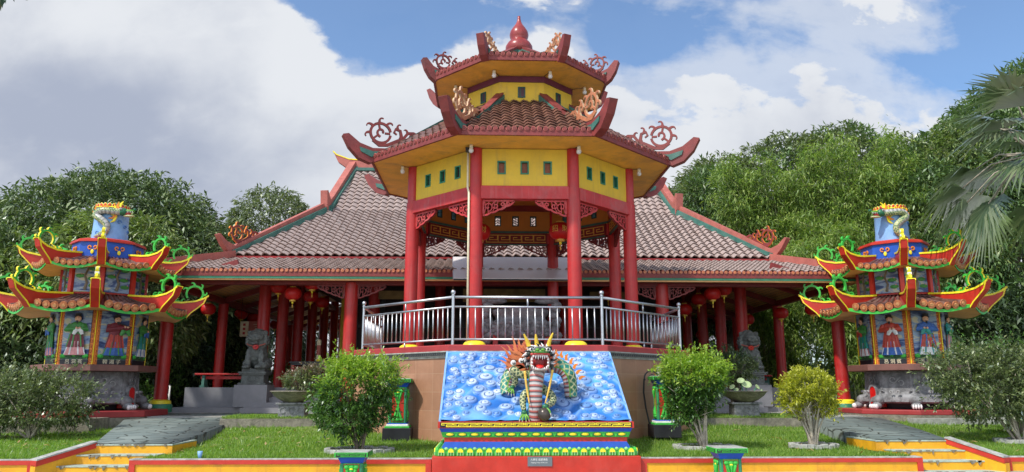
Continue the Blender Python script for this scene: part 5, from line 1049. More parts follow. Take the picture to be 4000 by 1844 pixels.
# fallen leaves are stuff too
n = 260; x = np.concatenate([NR.uniform(-13, -8.8, 110), NR.uniform(-6, -2.5, 50), NR.uniform(4, 7.5, 40), NR.uniform(10, 14, 60)]); y = NR.uniform(14.1, 18.5, n); a = NR.uniform(0, 6.28, n); P = np.stack([x, y, lawn_z(x, y) + .05], 1)
u = np.stack([np.cos(a), np.sin(a), NR.uniform(-.3, .5, n)], 1) * .075; v = np.stack([-np.sin(a), np.cos(a), NR.uniform(-.3, .3, n)], 1) * .022
tag(obj('fallen_leaves', npmesh('fallen_leaves', np.stack([P - u, P + v, P + u, P - v], 1).reshape(-1, 3), np.arange(n * 4).reshape(n, 4), leafmat('dry_leaf', (.35, .22, .08), (.45, .32, .14), (.22, .12, .05), .2, .05)), None), 'dry brown leaves fallen on the lawns', 'fallen leaves', kind='stuff')

# ---------------------------------------------------------------- painted pillars
def pillar(label, loc, tall=True, group=None):
    t = thing('ornamental_pillar', label, 'pillar', loc, 0, group); z = 0.
    if tall:
        b = MB(); b.box(0, 0, .13, .62, .62, .28); obj('black_base', b, M['black'], t, bev=.01)
        b = MB(); b.box(0, 0, .285, .54, .54, .05, 0); b.box(0, 0, .325, .48, .48, .05, 1); b.box(0, 0, .355, .44, .44, .03, 2); obj('base_moulding', b, [M['brightgreen'], M['white'], M['blue']], t, bev=.01); z0, h = .365, .78
    else: z0, h = 0, .335
    s = MB(); s.box(0, 0, z0 + h / 2, .36, .36, h); obj('shaft', s, M['brightgreen'], t, bev=.01)
    p = MB()
    for k in range(4):
        p.M = Matrix.Rotation(PI / 2 * k, 4, 'Z') @ Matrix.Translation((0, -.18, 0)); zc = z0 + h / 2; hh = h * .46; zb, zt = zc - hh, zc + hh
        if not tall: zb = zt - .8; zc = (zb + zt) / 2; hh = .4
        clip = lambda q: [(x, max(z, z0 + .005)) for x, z in q]
        if tall: p.prism([(-.13, zb), (.13, zb), (.13, zt), (-.13, zt)], -.006, .01, 0); p.prism([(-.12, zb + .01), (.12, zb + .01), (.02, zc), (.12, zt - .01), (-.12, zt - .01), (-.02, zc)], -.016, 0, 1)
        else: p.prism([(-.13, z0 + .01), (.13, z0 + .01), (.13, zt), (-.13, zt)], -.006, .01, 0); p.prism([(-.05, z0 + .01), (.05, z0 + .01), (.12, zt - .01), (-.12, zt - .01)], -.016, 0, 1)
        for q in (-1, 0, 1):
            p.ell((q * .08, -.018, zt - .05), (.045, .022, .04), 10, 1); p.tube([(q * .075, -.02, zt - .09), (q * .05, -.03, zt - .16), (q * .02, -.02, zt - .26)], [.028, .022, .006], 6, 1)
            if tall: p.ell((q * .08, -.018, zb + .05), (.045, .022, .04), 10, 1); p.tube([(q * .075, -.02, zb + .09), (q * .05, -.03, zb + .16), (q * .02, -.02, zb + .26)], [.028, .022, .006], 6, 1)
        p.ell((0, -.03, zt - .085), (.03, .015, .02), 8, 2)
        for q in (-1, 1): p.box(q * .155, -.004, zc if tall else z0 + h / 2, .03, .02, h * .98, 3)
    obj('leaf_carving', p, [M['vermil'], M['brightgreen'], M['lemon'], M['green']], t, auto=40)
    c = MB(); zc = z0 + h; c.box(0, 0, zc + .05, .37, .37, .10, 0, top=1.25); obj('blue_capital', c, M['blue'], t)
    c = MB(); c.box(0, 0, zc + .140, .56, .56, .078, 0); c.box(0, 0, zc + .184, .55, .55, .014, 1); obj('cap_slab', c, [M['brightgreen'], M['concrete']], t, bev=.006)
    m = MB()
    for k in range(4): m.M = Matrix.Rotation(PI / 2 * k, 4, 'Z') @ Matrix.Translation((0, -.28, 0)); m.box(0, -.001, zc + .140, .51, .006, .058, 1); skey(m, .48, .046, 3, .008, -.003, .008, 0, 0, zc + .140)
    obj('key_fret', m, [M['brightgreen'], M['black']], t); return t, zc + .2
pillar('painted red and green pillar in front of the left side of the brown platform', (-1.93, 17.1, .46)); tt, zt = pillar('painted red and green pillar in front of the right side of the brown platform', (4.02, 17.1, .52))
for x, y, z, lab in ((3.80, 17.25, 1.69, 'black wrought iron scroll bracket on the platform wall above the right pillar'),):
    t = thing('iron_scroll', lab, 'bracket', (x, y, z)); s = MB(); s.ribbon(arc(0, .12, .16, -60, 200, 14), .03, -.02, .02); s.ribbon(arc(0, .12, .09, 0, 320, 12, .03), .025, -.02, .02); s.ribbon([(-.17, .1), (-.19, -.2), (-.15, -.55), (-.08, -.9)], .03, -.02, .02); obj('scroll', s, M['black'], t)
pillar('short post with a green key fret cap before the lawn wall beneath the left bush', (-2.25, 13.35, .01), False); pillar('short post with a green key fret cap before the lawn wall beneath the right bush', (4.22, 13.35, .06), False)

# ---------------------------------------------------------------- bowls, lions, furniture
def bowl(label, loc):
    t = thing('planter_bowl', label, 'planter', loc); b = MB(); b.lathe([(.22, 0), (.34, .06), (.50, .17), (.58, .27), (.62, .285), (.60, .30), (.55, .28), (.3, .2)], 32, 0); obj('bowl', b, M['mossstone'], t, auto=50); return t
def bowl_stand(label, loc):
    t = thing('stone_stand', label, 'pedestal', loc); b = MB(); b.box(0, 0, .17, .66, .46, .28); b.box(0, 0, .335, .80, .56, .05); b.box(0, 0, .02, .7, .5, .04)
    for x in (-.22, 0, .22): b.M = Matrix.Translation((x, -.235, .17)); b.ribbon(arc(0, 0, .07, 0, 330, 12), .02, -.012, .01)
    obj('carved_block', b, M['graystone'], t, bev=.01)
bowl_stand('carved grey stone stand under the left planter bowl', (-4.92, 19.8, .86)); bowl_stand('carved grey stone stand under the right planter bowl', (6.78, 19.8, .86))
bowl('wide shallow mossy stone bowl on the left stand', (-4.92, 19.8, 1.215)); bowl('wide shallow mossy stone bowl with lotus leaves on the right stand', (6.80, 19.8, 1.215))
def lion(label, loc, sx):
    t = thing('guardian_lion', label, 'lion statue', loc); b = MB(); E = lambda x, y, z, a, c, d, rx=0: b.ell((sx * x, y, z), (a, c, d), 16, 0, rx=RAD(rx))
    E(0, .12, .45, .30, .34, .46, 12); E(0, .30, .22, .36, .34, .24); E(0, -.08, .55, .26, .20, .34)
    for s in (-1, 1):
        E(s * .19, -.22, .34, .10, .11, .36); E(s * .19, -.33, .07, .12, .16, .08); E(s * .30, .12, .18, .14, .28, .18); E(s * .30, -.12, .06, .11, .16, .07)
        for q in range(3): E(s * .19 + (q - 1) * .07, -.46, .06, .035, .05, .05)
    E(0, -.02, .92, .32, .30, .26); E(0, -.20, 1.05, .25, .22, .20); E(0, -.36, .98, .17, .15, .085); E(0, -.33, .86, .14, .13, .05, 15); E(0, -.48, 1.02, .07, .05, .04); E(0, -.34, 1.10, .21, .08, .05)
    for s in (-1, 1): E(s * .1, -.38, 1.085, .055, .05, .05); E(s * .25, -.06, 1.20, .07, .05, .10); E(s * .14, -.44, 1.0, .045, .05, .04)
    for i in range(26):
        a = RAD(-40 + 260 * (i % 13) / 12); y = -.12 + .16 * (i // 13); b.ell((.30 * math.cos(a), y, .95 + .27 * math.sin(a)), (.075, .07, .075), 8)
    for i in range(9): b.ell((.22 * math.cos(2.4 * i), .16 + .03 * i * .3, 1.05 - .07 * i), (.08, .08, .08), 8)
    for i in range(14): a = 2 * PI * i / 14; b.ell((.20 * math.cos(a), .02 + .18 * math.sin(a), 1.20 + .02 * (i % 2)), (.085, .085, .085), 8)
    E(0, .02, 1.24, .17, .16, .13)
    E(.30, -.30, .12, .12, .12, .12); E(0, .50, .6, .09, .08, .28)
    o = obj('body', b, M['lionstone'], t, True); o.scale = (1.05, 1.05, .98); r = o.modifiers.new('remesh', 'REMESH'); r.mode = 'VOXEL'; r.voxel_size = .022; r.use_smooth_shade = True
    tx = bpy.data.textures.get('carving') or bpy.data.textures.new('carving', 'CLOUDS'); tx.noise_scale = .09; d = o.modifiers.new('carving', 'DISPLACE'); d.texture = tx; d.strength = .045; d.mid_level = .5; d.texture_coords = 'LOCAL'
    r = MB(); ring = [(.33 * math.cos(RAD(a)), -.05 + .30 * math.sin(RAD(a)), .88 - .14 * math.sin(RAD(-a)) * (1 if a > 180 else 0)) for a in range(0, 361, 20)]; r.tube(ring, .022, 7, 0); rb = obj('neck_ribbon', r, M['pinkridge'], t, True)
    w = MB(); c = (sx * .06, -.40, .70); 
    for q in range(6): a = RAD(60 * q); w.ell((c[0] + .06 * math.cos(a), c[1], c[2] + .05 * math.sin(a)), (.05, .035, .04), 8)
    obj('rosette', w, M['redbeam'] if sx > 0 else M['vermil'], t, True); return t
def pedestal(label, loc):
    t = thing('lion_pedestal', label, 'pedestal', loc); b = MB(); b.box(0, 0, .0, 1.06, .86, .70); obj('tiled_block', b, M['greytile'], t); b = MB(); b.box(0, 0, .385, .90, .74, .07); b.box(0, 0, .55, .72, .58, .27); b.box(0, 0, .70, .86, .70, .05); b.box(0, 0, .75, .92, .76, .05); b.box(0, .02, .82, .74, .6, .10)
    b.M = Matrix.Translation((0, -.29, .55)); b.ribbon(arc(-.13, 0, .08, 0, 330, 12), .025, -.015, .01); b.ribbon(arc(.13, 0, .08, 180, 510, 12), .025, -.015, .01); obj('carved_stand', b, M['lionstone'], t, bev=.01)
pedestal('grey stone pedestal under the left guardian lion', (-7.62, 25.35, 1.33)); pedestal('grey stone pedestal under the right guardian lion', (8.98, 25.35, 1.33))
lion('grey stone guardian lion with a pink ribbon beside the left hall steps', (-7.62, 25.38, 2.20), 1); lion('grey stone guardian lion with a red rosette beside the right hall steps', (8.98, 25.38, 2.20), -1)
def bench(label, loc, L, rz=0):
    t = thing('bench', label, 'bench', loc, rz, 'benches between the veranda columns'); s = MB(); s.box(0, 0, .45, L, .42, .06); obj('seat', s, M['red'], t, bev=.01); r = MB(); r.box(0, .0, .33, L - .3, .06, .10); obj('rail', r, M['redbeam'], t)
    for q in (-1, 1): l = MB(); l.box(q * (L / 2 - .28), 0, .21, .10, .36, .42, 0, top=.8); l.box(q * (L / 2 - .28), 0, .03, .16, .42, .06); obj('leg', l, M['teal'], t)
bench('red topped bench with green legs left of the left lion', (-9.05, 26.6, 1.6), 1.9); bench('red topped bench with green legs right of the left lion', (-6.55, 29.5, 1.6), 1.2); bench('red topped bench with green legs along the outer columns at the right', (11.1, 30.5, 1.6), 2., PI / 2)
t = thing('altar_table', 'black topped offering table with a red leg near the left steps', 'table', (-6.1, 26.9, 1.6)); s = MB(); s.box(0, 0, .86, 1.5, .8, .06); s.box(0, 0, .80, 1.36, .7, .08); obj('table_top', s, M['black'], t, bev=.01)
for x in (-.62, .62):
    for y in (-.3, .3): l = MB(); l.box(x, y, .38, .1, .1, .76); obj('leg', l, M['red'], t)
t = thing('giant_incense', 'tall yellow and red paper wrapped incense stick behind the black table', 'incense stick', (-6.05, 27.5, 1.6)); s = MB(); s.lathe([(.075, 0), (.075, 1.65), (.06, 1.7)], 12, 0); s.lathe([(.078, .5), (.078, 1.0)], 12, 1); s.lathe([(.079, 1.15), (.079, 1.5)], 12, 2); obj('wrapped_stick', s, [M['cream'], M['lemon'], M['pinkridge']], t)
# carved stone incense urn in the pavilion
t = thing('stone_urn', 'large carved dark grey stone censer standing inside the pavilion', 'censer', (1.03, 22.2, 2.5)); s = MB(); s.box(0, 0, .1, 2.0, 1.2, .2); s.box(0, 0, .26, 1.6, 1., .12); obj('foot_slab', s, M['greytile'], t, bev=.02)
b = MB(); b.lathe([(.42, .32), (.55, .38), (.80, .52), (.90, .75), (.88, .95), (.76, 1.08), (.74, 1.14), (.82, 1.22), (.86, 1.30), (.84, 1.36), (.6, 1.36)], 32, 0, sx=1., sy=.7); o = obj('urn_body', b, M['graystone'], t, auto=60)
c = MB()
for i in range(40): a = PI * (1 + i / 39.); c.ell((.88 * math.cos(a), .61 * math.sin(a), .62 + .11 * (i % 4)), (.09, .05, .07), 8)
obj('relief_band', c, M['graystone'], t, True)
for q in (-1, 1):
    h = MB(); h.M = Matrix.Translation((q * 1.02, -.1, 0)); 
    for z in range(9): h.ell((.06 * math.sin(z * 2.1), .05 * math.cos(z * 1.7), .45 + .15 * z), (.17, .16, .13), 9)
    h.ell((-q * .28, 0, 1.62), (.34, .14, .10), 10); obj('dragon_handle', h, M['graystone'], t, True)
for x in (-.75, .75): l = MB(); l.box(x, 0, .36, .14, .5, .5); obj('red_leg', l, M['red'], t)
# banner, white rail, cup
t = thing('banner', 'faded orange and cream banner hanging in the left veranda', 'banner', (-9.3, 30.4, 3.9)); s = MB(); s.box(0, 0, 0, 1.15, .02, .62, 0, rz=RAD(-6)); s.box(-.40, -.016, 0, .34, .012, .60, 1, rz=RAD(-6))
for i in range(5): s.box(.20 + .02 * (i % 2), -.045, .18 - .085 * i, .5 - .08 * (i % 3), .008, .016, 1, rz=RAD(-6))
for z in (-.17, 0, .17): s.box(-.40, -.03, z, .1, .008, .1, 2, rz=RAD(-6))
obj('cloth', s, [M['pinkridge'], M['cream'], M['redbeam']], t); s = MB()
for x in (-.55, .55): s.tube([(x, 0, .3), (x, 0, 1.3)], .008, 5)
obj('cord', s, M['dim'], t)
t = thing('white_rail', 'small white pipe handrail behind the leftmost red column', 'handrail', (-11.75, 27.5, .8)); s = MB()
for x in (-.7, -.1, .5): s.tube([(x, 0, 0), (x, 0, .85)], .03, 8)
for z in (.3, .55, .85): s.tube([(-.7, 0, z), (.5, 0, z)], .025, 8)
obj('pipe_frame', s, M['white'], t, True)
t = thing('plastic_cup', 'small clear drinking cup left on top of the lawn wall', 'cup', (-5.1, 14.02, .36)); s = MB(); s.lathe([(.03, 0), (.045, .12), (.042, .12), (.028, .01)], 14); obj('cup', s, M['sky'], t, True)
# lanterns
def lantern_proto():
    t = thing('lantern', '', 'lantern', (0, 0, 0), 0, 'red lanterns hanging under the temple eaves'); b = MB(); n = 32; pr = []
    V = []; F = []; hh = 12
    for i in range(hh + 1):
        a = PI * (i + .8) / (hh + 1.6)
        for k in range(n): r = .27 * math.sin(a) ** .75 * (1 + .03 * (1 if k % 2 else -1)); V.append((r * math.cos(2 * PI * k / n), r * math.sin(2 * PI * k / n), -math.cos(a) * .215))
    for i in range(hh):
        for k in range(n): F.append((i * n + k, i * n + (k + 1) % n, (i + 1) * n + (k + 1) % n, (i + 1) * n + k))
    obj('lantern_body', npmesh('lantern_body', V, F, M['lantern'], smooth=True), None, t)
    
    for pr in ([(.09, .19), (.10, .20), (.10, .235), (.05, .24)], [(.05, -.26), (.10, -.255), (.10, -.20), (.09, -.19)]): c = MB(); c.lathe(pr, 16, 0); obj('gold_cap', c, M['gold'], t)
    s = MB(); s.lathe([(.022, -.33), (.03, -.32), (.03, -.26)], 10, 0); s.lathe([(.010, -.47), (.018, -.43), (.012, -.33)], 8, 1); obj('tassel', s, [M['lemon'], M['gold']], t)
    s = MB(); s.tube([(0, 0, .23), (0, 0, .55)], .006, 5); obj('hanging_cord', s, M['dim'], t); return t
L0 = lantern_proto(); LL = [
    (-10.35, 28.1, 4.46, 'round red lantern beside the second outer column at the left'), (-10.45, 32.2, 4.66, 'first of two red lanterns above the left banner'), (-10.2, 33.0, 4.6, 'second of two red lanterns above the left banner, nearer the thick column'),
    (-10.35, 37.0, 4.62, 'small red lantern below the others behind the left lion'), (-7.3, 26.3, 5.05, 'red lantern half hidden beside the first thick column at the left'), (-6.35, 24.6, 4.62, 'bright red lantern with gold tassel hanging free under the left front eave'),
    (-5.75, 24.7, 4.98, 'red lantern cut off by the front beam left of the pavilion'), (-6.7, 28.6, 5.0, 'dim red lantern between the thick columns at the left'), (-6.6, 30.2, 4.95, 'dim red lantern deep between the left columns beside the pavilion'),
    (7.65, 24.8, 4.70, 'bright red lantern with gold tassel hanging free under the right front eave'), (8.3, 25.6, 4.95, 'red lantern beside the free hanging lantern at the right'), (7.9, 27.3, 4.8, 'dim red lantern deep in the right veranda'),
    (7.4, 27.5, 4.45, 'dim red lantern beside the platform railing at the right'), (11.15, 27.8, 4.35, 'red lantern left of the outer column at the right'), (11.5, 25.8, 4.30, 'red lantern nearest the right burner'),
    (11.0, 31.0, 4.40, 'small red lantern before the bamboo at the right'), (10.6, 36.5, 4.15, 'smaller red lantern low above the right bush'), (11.0, 41., 4.2, 'smallest red lantern behind the right bush'), (4.4, 26.6, 4.95, 'dark red lantern seen between the right pavilion columns')]
for i, (x, y, z, lab) in enumerate(LL):
    if i == 0: L0.location = (x, y, z); L0['label'] = lab
    else: dup(L0, (x, y, z), None, lab)
gl = None
for i, (x, y, z, lab) in enumerate(((2.05, 20.2, 5.86, 'large red lantern with gold characters hanging in the pavilion on the right'), (-.2, 20.6, 5.9, 'large red lantern with gold characters behind the left front pavilion column'))):
    o = dup(L0, (x, y, z), None, lab); o['group'] = 'large lanterns inside the pavilion'; o.scale = (1.15, 1.15, 1.15)
    for ch in o.children:
        if ch.name.startswith('hanging_cord'): ch.scale = (1, 1, 2.6)
    for q, s in ((-32, '招'), (20, '財')): a = RAD(q - 90); text_mesh('gold_writing', s, .17, M['gold'], (.275 * math.cos(a), .275 * math.sin(a), .01), rz=RAD(q), parent=o, ext=.006)

# ---------------------------------------------------------------- vegetation
def leaves(name, C, D, size, mats, parent=None, droop=.5, aspect=.28, curl=.25, mi=None, jit=.3):
    """C centres, D outward directions: one bent diamond leaf (two quads) each"""
    n = len(C); D = D / (np.linalg.norm(D, axis=1, keepdims=True) + 1e-6); up = np.tile(np.array([0, 0, 1.]), (n, 1))
    D = D + NR.normal(0, jit, (n, 3)); D[:, 2] -= droop * NR.random(n); D /= np.linalg.norm(D, axis=1, keepdims=True) + 1e-6
    S = np.cross(D, up + NR.normal(0, .35, (n, 3))); S /= np.linalg.norm(S, axis=1, keepdims=True) + 1e-6; Nn = np.cross(S, D)
    L = (size * NR.uniform(.55, 1.5, n))[:, None]; W = L * aspect * .5; B = C; T = C + D * L - Nn * L * curl * .5
    Mi = C + D * L * .5 + Nn * L * .06
    V = np.stack([B, Mi + S * W, T, Mi - S * W], 1).reshape(-1, 3); F = np.arange(n * 4).reshape(n, 4)
    return obj(name, npmesh(name, V, F, mats, mi=mi), None, parent)
def blob_points(blobs, n, shell=(.72, 1.05), zmin=None, gaps=.86):
    """points spread over lumpy ellipsoids, thinned where they fall inside another; returns points and outward directions"""
    w = np.array([b[3] * b[4] + b[3] * b[5] + b[4] * b[5] for b in blobs]); w = w / w.sum(); Cs = []; Ds = []
    for b, q in zip(blobs, w):
        m = int(n * q * 1.9) + 4; d = NR.normal(0, 1, (m, 3)); d /= np.linalg.norm(d, axis=1, keepdims=True); th = np.arctan2(d[:, 1], d[:, 0])
        T = NR.normal(0, 1, (int(14 + 8 * b[3] * b[5]), 3)); T /= np.linalg.norm(T, axis=1, keepdims=True); wd = .9 / math.sqrt(len(T)) + .02; cmax = (d @ T.T).max(1); lump = .90 + .16 * np.clip((cmax - 1 + wd) / wd, 0, 1) ** .6 + .03 * np.sin(5 * th + 3 * d[:, 2] + b[0])
        r = (shell[0] + (shell[1] - shell[0]) * NR.random(m) ** .6) * lump; P = d * r[:, None] * np.array(b[3:6]) + np.array(b[:3]); Cs.append(P); Ds.append(d / np.array(b[3:6]))
    C = np.concatenate(Cs); D = np.concatenate(Ds); keep = np.ones(len(C), bool)
    for b in blobs: keep &= ~((((C - np.array(b[:3])) / np.array(b[3:6])) ** 2).sum(1) < .42)
    sc_ = 2.6 / max(.25, min(1.4, max(b[3] for b in blobs) * .35)); g = np.sin(C[:, 0] * sc_ + 1.3 * np.sin(C[:, 2] * sc_ * .7)) * np.sin(C[:, 1] * sc_ * 1.1 + C[:, 2] * sc_ * .4) * np.sin(C[:, 2] * sc_ * 1.15 + .8 * np.sin(C[:, 0] * sc_ * .6))
    keep &= ~((g < -.16) & (NR.random(len(C)) < gaps))           # pockets between the boughs
    if zmin is not None: keep &= C[:, 2] > zmin
    C, D = C[keep], D[keep]; idx = NR.permutation(len(C))[:n]; return C[idx], D[idx]
def rosettes(C, D, k, spread, wild=.75):
    n = len(C); D = D / (np.linalg.norm(D, axis=1, keepdims=True) + 1e-6); C2 = np.repeat(C, k, 0); a = NR.normal(0, 1, (n * k, 3)); d = np.repeat(D, k, 0) * .8 + a * wild
    return C2 + NR.normal(0, spread, (n * k, 3)), d
LM = {'mango': leafmat('mango_leaf', (.042, .085, .022), (.085, .14, .036), (.18, .23, .08), .2, .13, .5), 'mango2': leafmat('light_mango_leaf', (.09, .15, .03), (.16, .23, .05), (.28, .31, .11), .3, .13, .5),
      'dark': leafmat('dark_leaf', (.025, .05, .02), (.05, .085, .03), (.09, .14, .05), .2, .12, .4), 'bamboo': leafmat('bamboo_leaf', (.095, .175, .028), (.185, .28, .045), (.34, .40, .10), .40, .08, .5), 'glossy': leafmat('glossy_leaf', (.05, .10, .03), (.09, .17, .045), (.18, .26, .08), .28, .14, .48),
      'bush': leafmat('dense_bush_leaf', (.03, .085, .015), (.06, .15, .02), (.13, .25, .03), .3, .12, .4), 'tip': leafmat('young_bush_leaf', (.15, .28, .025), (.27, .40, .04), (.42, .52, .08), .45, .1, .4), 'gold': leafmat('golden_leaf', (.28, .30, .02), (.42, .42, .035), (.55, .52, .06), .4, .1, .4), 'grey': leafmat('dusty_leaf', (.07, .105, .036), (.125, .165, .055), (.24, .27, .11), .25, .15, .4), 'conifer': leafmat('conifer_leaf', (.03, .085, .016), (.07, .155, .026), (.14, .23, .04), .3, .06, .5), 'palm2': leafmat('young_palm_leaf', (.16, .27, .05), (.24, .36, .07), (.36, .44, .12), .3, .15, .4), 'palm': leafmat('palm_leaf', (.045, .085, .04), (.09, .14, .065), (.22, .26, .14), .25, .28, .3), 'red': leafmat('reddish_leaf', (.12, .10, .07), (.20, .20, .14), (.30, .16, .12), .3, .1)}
def limbs(mb, base, tips, r0, mi=0, bend=.25):
    b = Vector(base)
    for q, tp in enumerate(tips):
        tp = Vector(tp); mid = b + (tp - b) * .5 + Vector((random.uniform(-1, 1), random.uniform(-1, 1), .4)) * (tp - b).length * bend * .4
        P = smooth_path([b, b + (mid - b) * .5 + Vector((0, 0, .05 * (tp - b).length)), mid, tp], 4); m = len(P); mb.tube(P, [r0 * (1 - .85 * i / (m - 1)) for i in range(m)], 7, mi)
def tree(name, label, base, blobs, n, size, lm, trunk_r=.3, k=5, droop=.7, group=None, cat='tree', aspect=.28, core=True, shell=(.72, 1.05), wood=None, zmin=None, spread=.10, ntips=9):
    t = thing(name, label, cat, base, 0, group); O = np.array(base); bl = [(b[0] - O[0], b[1] - O[1], b[2] - O[2]) + tuple(b[3:]) for b in blobs]
    tr = MB(); cz = min(b[2] - b[5] * .5 for b in bl); cz = max(.4, cz); cx = sum(b[0] for b in bl) / len(bl) * .4; cy = sum(b[1] for b in bl) / len(bl) * .4
    P = smooth_path([(0, 0, -.2), (cx * .2, cy * .2, cz * .4), (cx * .6, cy * .6, cz)], 5); tr.tube(P, [trunk_r * (1.25 - .5 * i / (len(P) - 1)) for i in range(len(P))], 12)
    tips = [(b[0] + random.uniform(-.6, .6) * b[3], b[1] + random.uniform(-.6, .6) * b[4], b[2] + random.uniform(-.1, .7) * b[5]) for b in bl for _ in range(max(2, ntips // len(bl)))]; limbs(tr, P[-1], tips, trunk_r * .55); obj('trunk', tr, wood or M['wood'], t, True)
    C, D = blob_points(bl, n // k, shell, zmin); C2, D2 = rosettes(C, D, k, spread)
    if core:
        Ci, Di = blob_points(bl, n // 14, (.3, .72), zmin); C2 = np.concatenate([C2, Ci]); D2 = np.concatenate([D2, NR.normal(0, 1, Di.shape)])
    lms = lm if isinstance(lm, list) else [lm]; mi = None; sz = np.full(len(C2), size)
    if core: sz[-len(Ci):] *= 2.6
    if len(lms) > 1: # clumps of younger leaf
        f = np.sin(C2[:, 0] * 1.1 + 2.) * np.sin(C2[:, 1] * .9) + np.sin(C2[:, 2] * 1.4 + C2[:, 0] * .6) + NR.normal(0, .5, len(C2)); mi = (f > .9).astype(int)
    leaves('crown', C2, D2, sz, [LM[q] for q in lms], t, droop, aspect, mi=mi); return t
G = 'trees round the temple yard'
tree('mango_tree', 'huge dark domed mango tree behind the left burner', (-17, 34, .8), [(-17.2, 34, 6.3, 5.4, 4.6, 4.7), (-13.6, 33, 5.2, 2.8, 3.2, 3.9), (-21.3, 33, 4.4, 3.6, 3.6, 4.2), (-12.6, 34, 4.2, 1.9, 2.4, 3.6), (-16.5, 31.5, 3.6, 5, 3, 3.2)], 130000, .27, ['mango', 'mango'], .5, 6, 1.0, G, ntips=14)
tree('mango_tree', 'lighter green rounded mango tree just behind the left burner chimney', (-14.4, 28.5, .8), [(-14.2, 28.5, 5.4, 2.7, 2.2, 2.6), (-16.6, 28.3, 4.4, 2.4, 2, 2.6), (-12.3, 28.6, 4.2, 1.4, 1.6, 1.9), (-18.8, 28, 4.6, 2.4, 2, 2.8)], 70000, .24, ['mango2', 'mango'], .3, 6, 1.0, G)
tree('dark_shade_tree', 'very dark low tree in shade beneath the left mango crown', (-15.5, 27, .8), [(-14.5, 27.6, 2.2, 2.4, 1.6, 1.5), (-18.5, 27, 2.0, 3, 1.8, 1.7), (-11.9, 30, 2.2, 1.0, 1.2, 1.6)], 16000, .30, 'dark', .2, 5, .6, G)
tree('round_tree', 'thin greyish rounded tree beyond the left end of the hall roof', (-13.4, 46, .8), [(-13.5, 46, 11.4, 2.5, 2.2, 2.3), (-15.2, 46, 10.2, 1.4, 1.5, 1.6), (-11.6, 46, 10.4, 1.5, 1.5, 1.8), (-13.4, 46, 8.6, 2.6, 2.2, 2.4)], 20000, .28, 'grey', .35, 5, .9, G, core=False, ntips=22)
tree('broad_tree', 'broad grey green tree on the skyline right of the pavilion roof', (15.5, 44, .8), [(14.2, 44, 12.6, 2.8, 3, 2.8), (18.6, 44, 13.6, 3.2, 3, 3.2), (22.0, 44, 14.6, 2.8, 3, 3.0), (25.5, 44, 13.6, 2.6, 3, 3.2), (16.4, 43, 12.4, 2.2, 2, 2.4), (20.6, 43, 12.4, 2.2, 2, 2.4), (12.2, 43, 10.0, 2.6, 2.6, 3.2), (18, 43, 9.5, 5, 3, 4.2), (24, 43, 10, 4, 3, 4)], 72000, .32, ['grey', 'glossy'], .5, 6, .6, G, ntips=18)
tree('broad_tree', 'dark leafy tree directly behind the right edge of the pavilion roof', (12.2, 37.5, .8), [(11.9, 37.5, 10.2, 2.0, 2, 2.6), (12.6, 37.5, 7.2, 2.2, 2, 2.8)], 22000, .26, ['glossy', 'grey'], .3, 6, .6, G, ntips=16)
tree('tall_tree', 'tallest glossy leaved tree behind the right burner', (23, 32, .8), [(21.6, 32, 10.9, 2.4, 2.6, 2.4), (23.6, 32, 12.6, 2.3, 2.6, 2.4), (26, 32, 14.0, 2.4, 2.6, 2.6), (22.2, 30.6, 9.4, 2.4, 2, 2.0), (24.6, 30.8, 11, 2.2, 2, 2.0), (19.6, 31, 8.4, 2.0, 2.2, 2.8), (23, 31, 7.4, 4.2, 3, 4.0), (19.0, 31, 5.4, 2.6, 2.2, 3.2), (27, 31, 9, 4, 3, 5)], 110000, .26, ['glossy', 'mango2'], .45, 6, .7, G, ntips=16)
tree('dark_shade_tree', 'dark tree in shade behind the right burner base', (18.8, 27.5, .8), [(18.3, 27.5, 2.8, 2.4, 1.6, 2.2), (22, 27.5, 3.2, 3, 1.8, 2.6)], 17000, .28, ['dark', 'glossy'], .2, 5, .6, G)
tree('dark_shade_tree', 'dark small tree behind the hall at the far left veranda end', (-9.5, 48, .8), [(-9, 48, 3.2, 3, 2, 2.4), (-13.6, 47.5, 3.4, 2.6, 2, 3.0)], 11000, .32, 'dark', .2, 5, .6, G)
tree('dark_shade_tree', 'dark hedge tree seen through the right veranda', (12.5, 46, .8), [(9.5, 46, 2.8, 3, 2, 2.2), (13.5, 45, 3.2, 3, 2, 2.6), (16.5, 40, 3.2, 2.6, 2, 2.6)], 13000, .32, ['dark', 'bamboo'], .2, 5, .6, G)
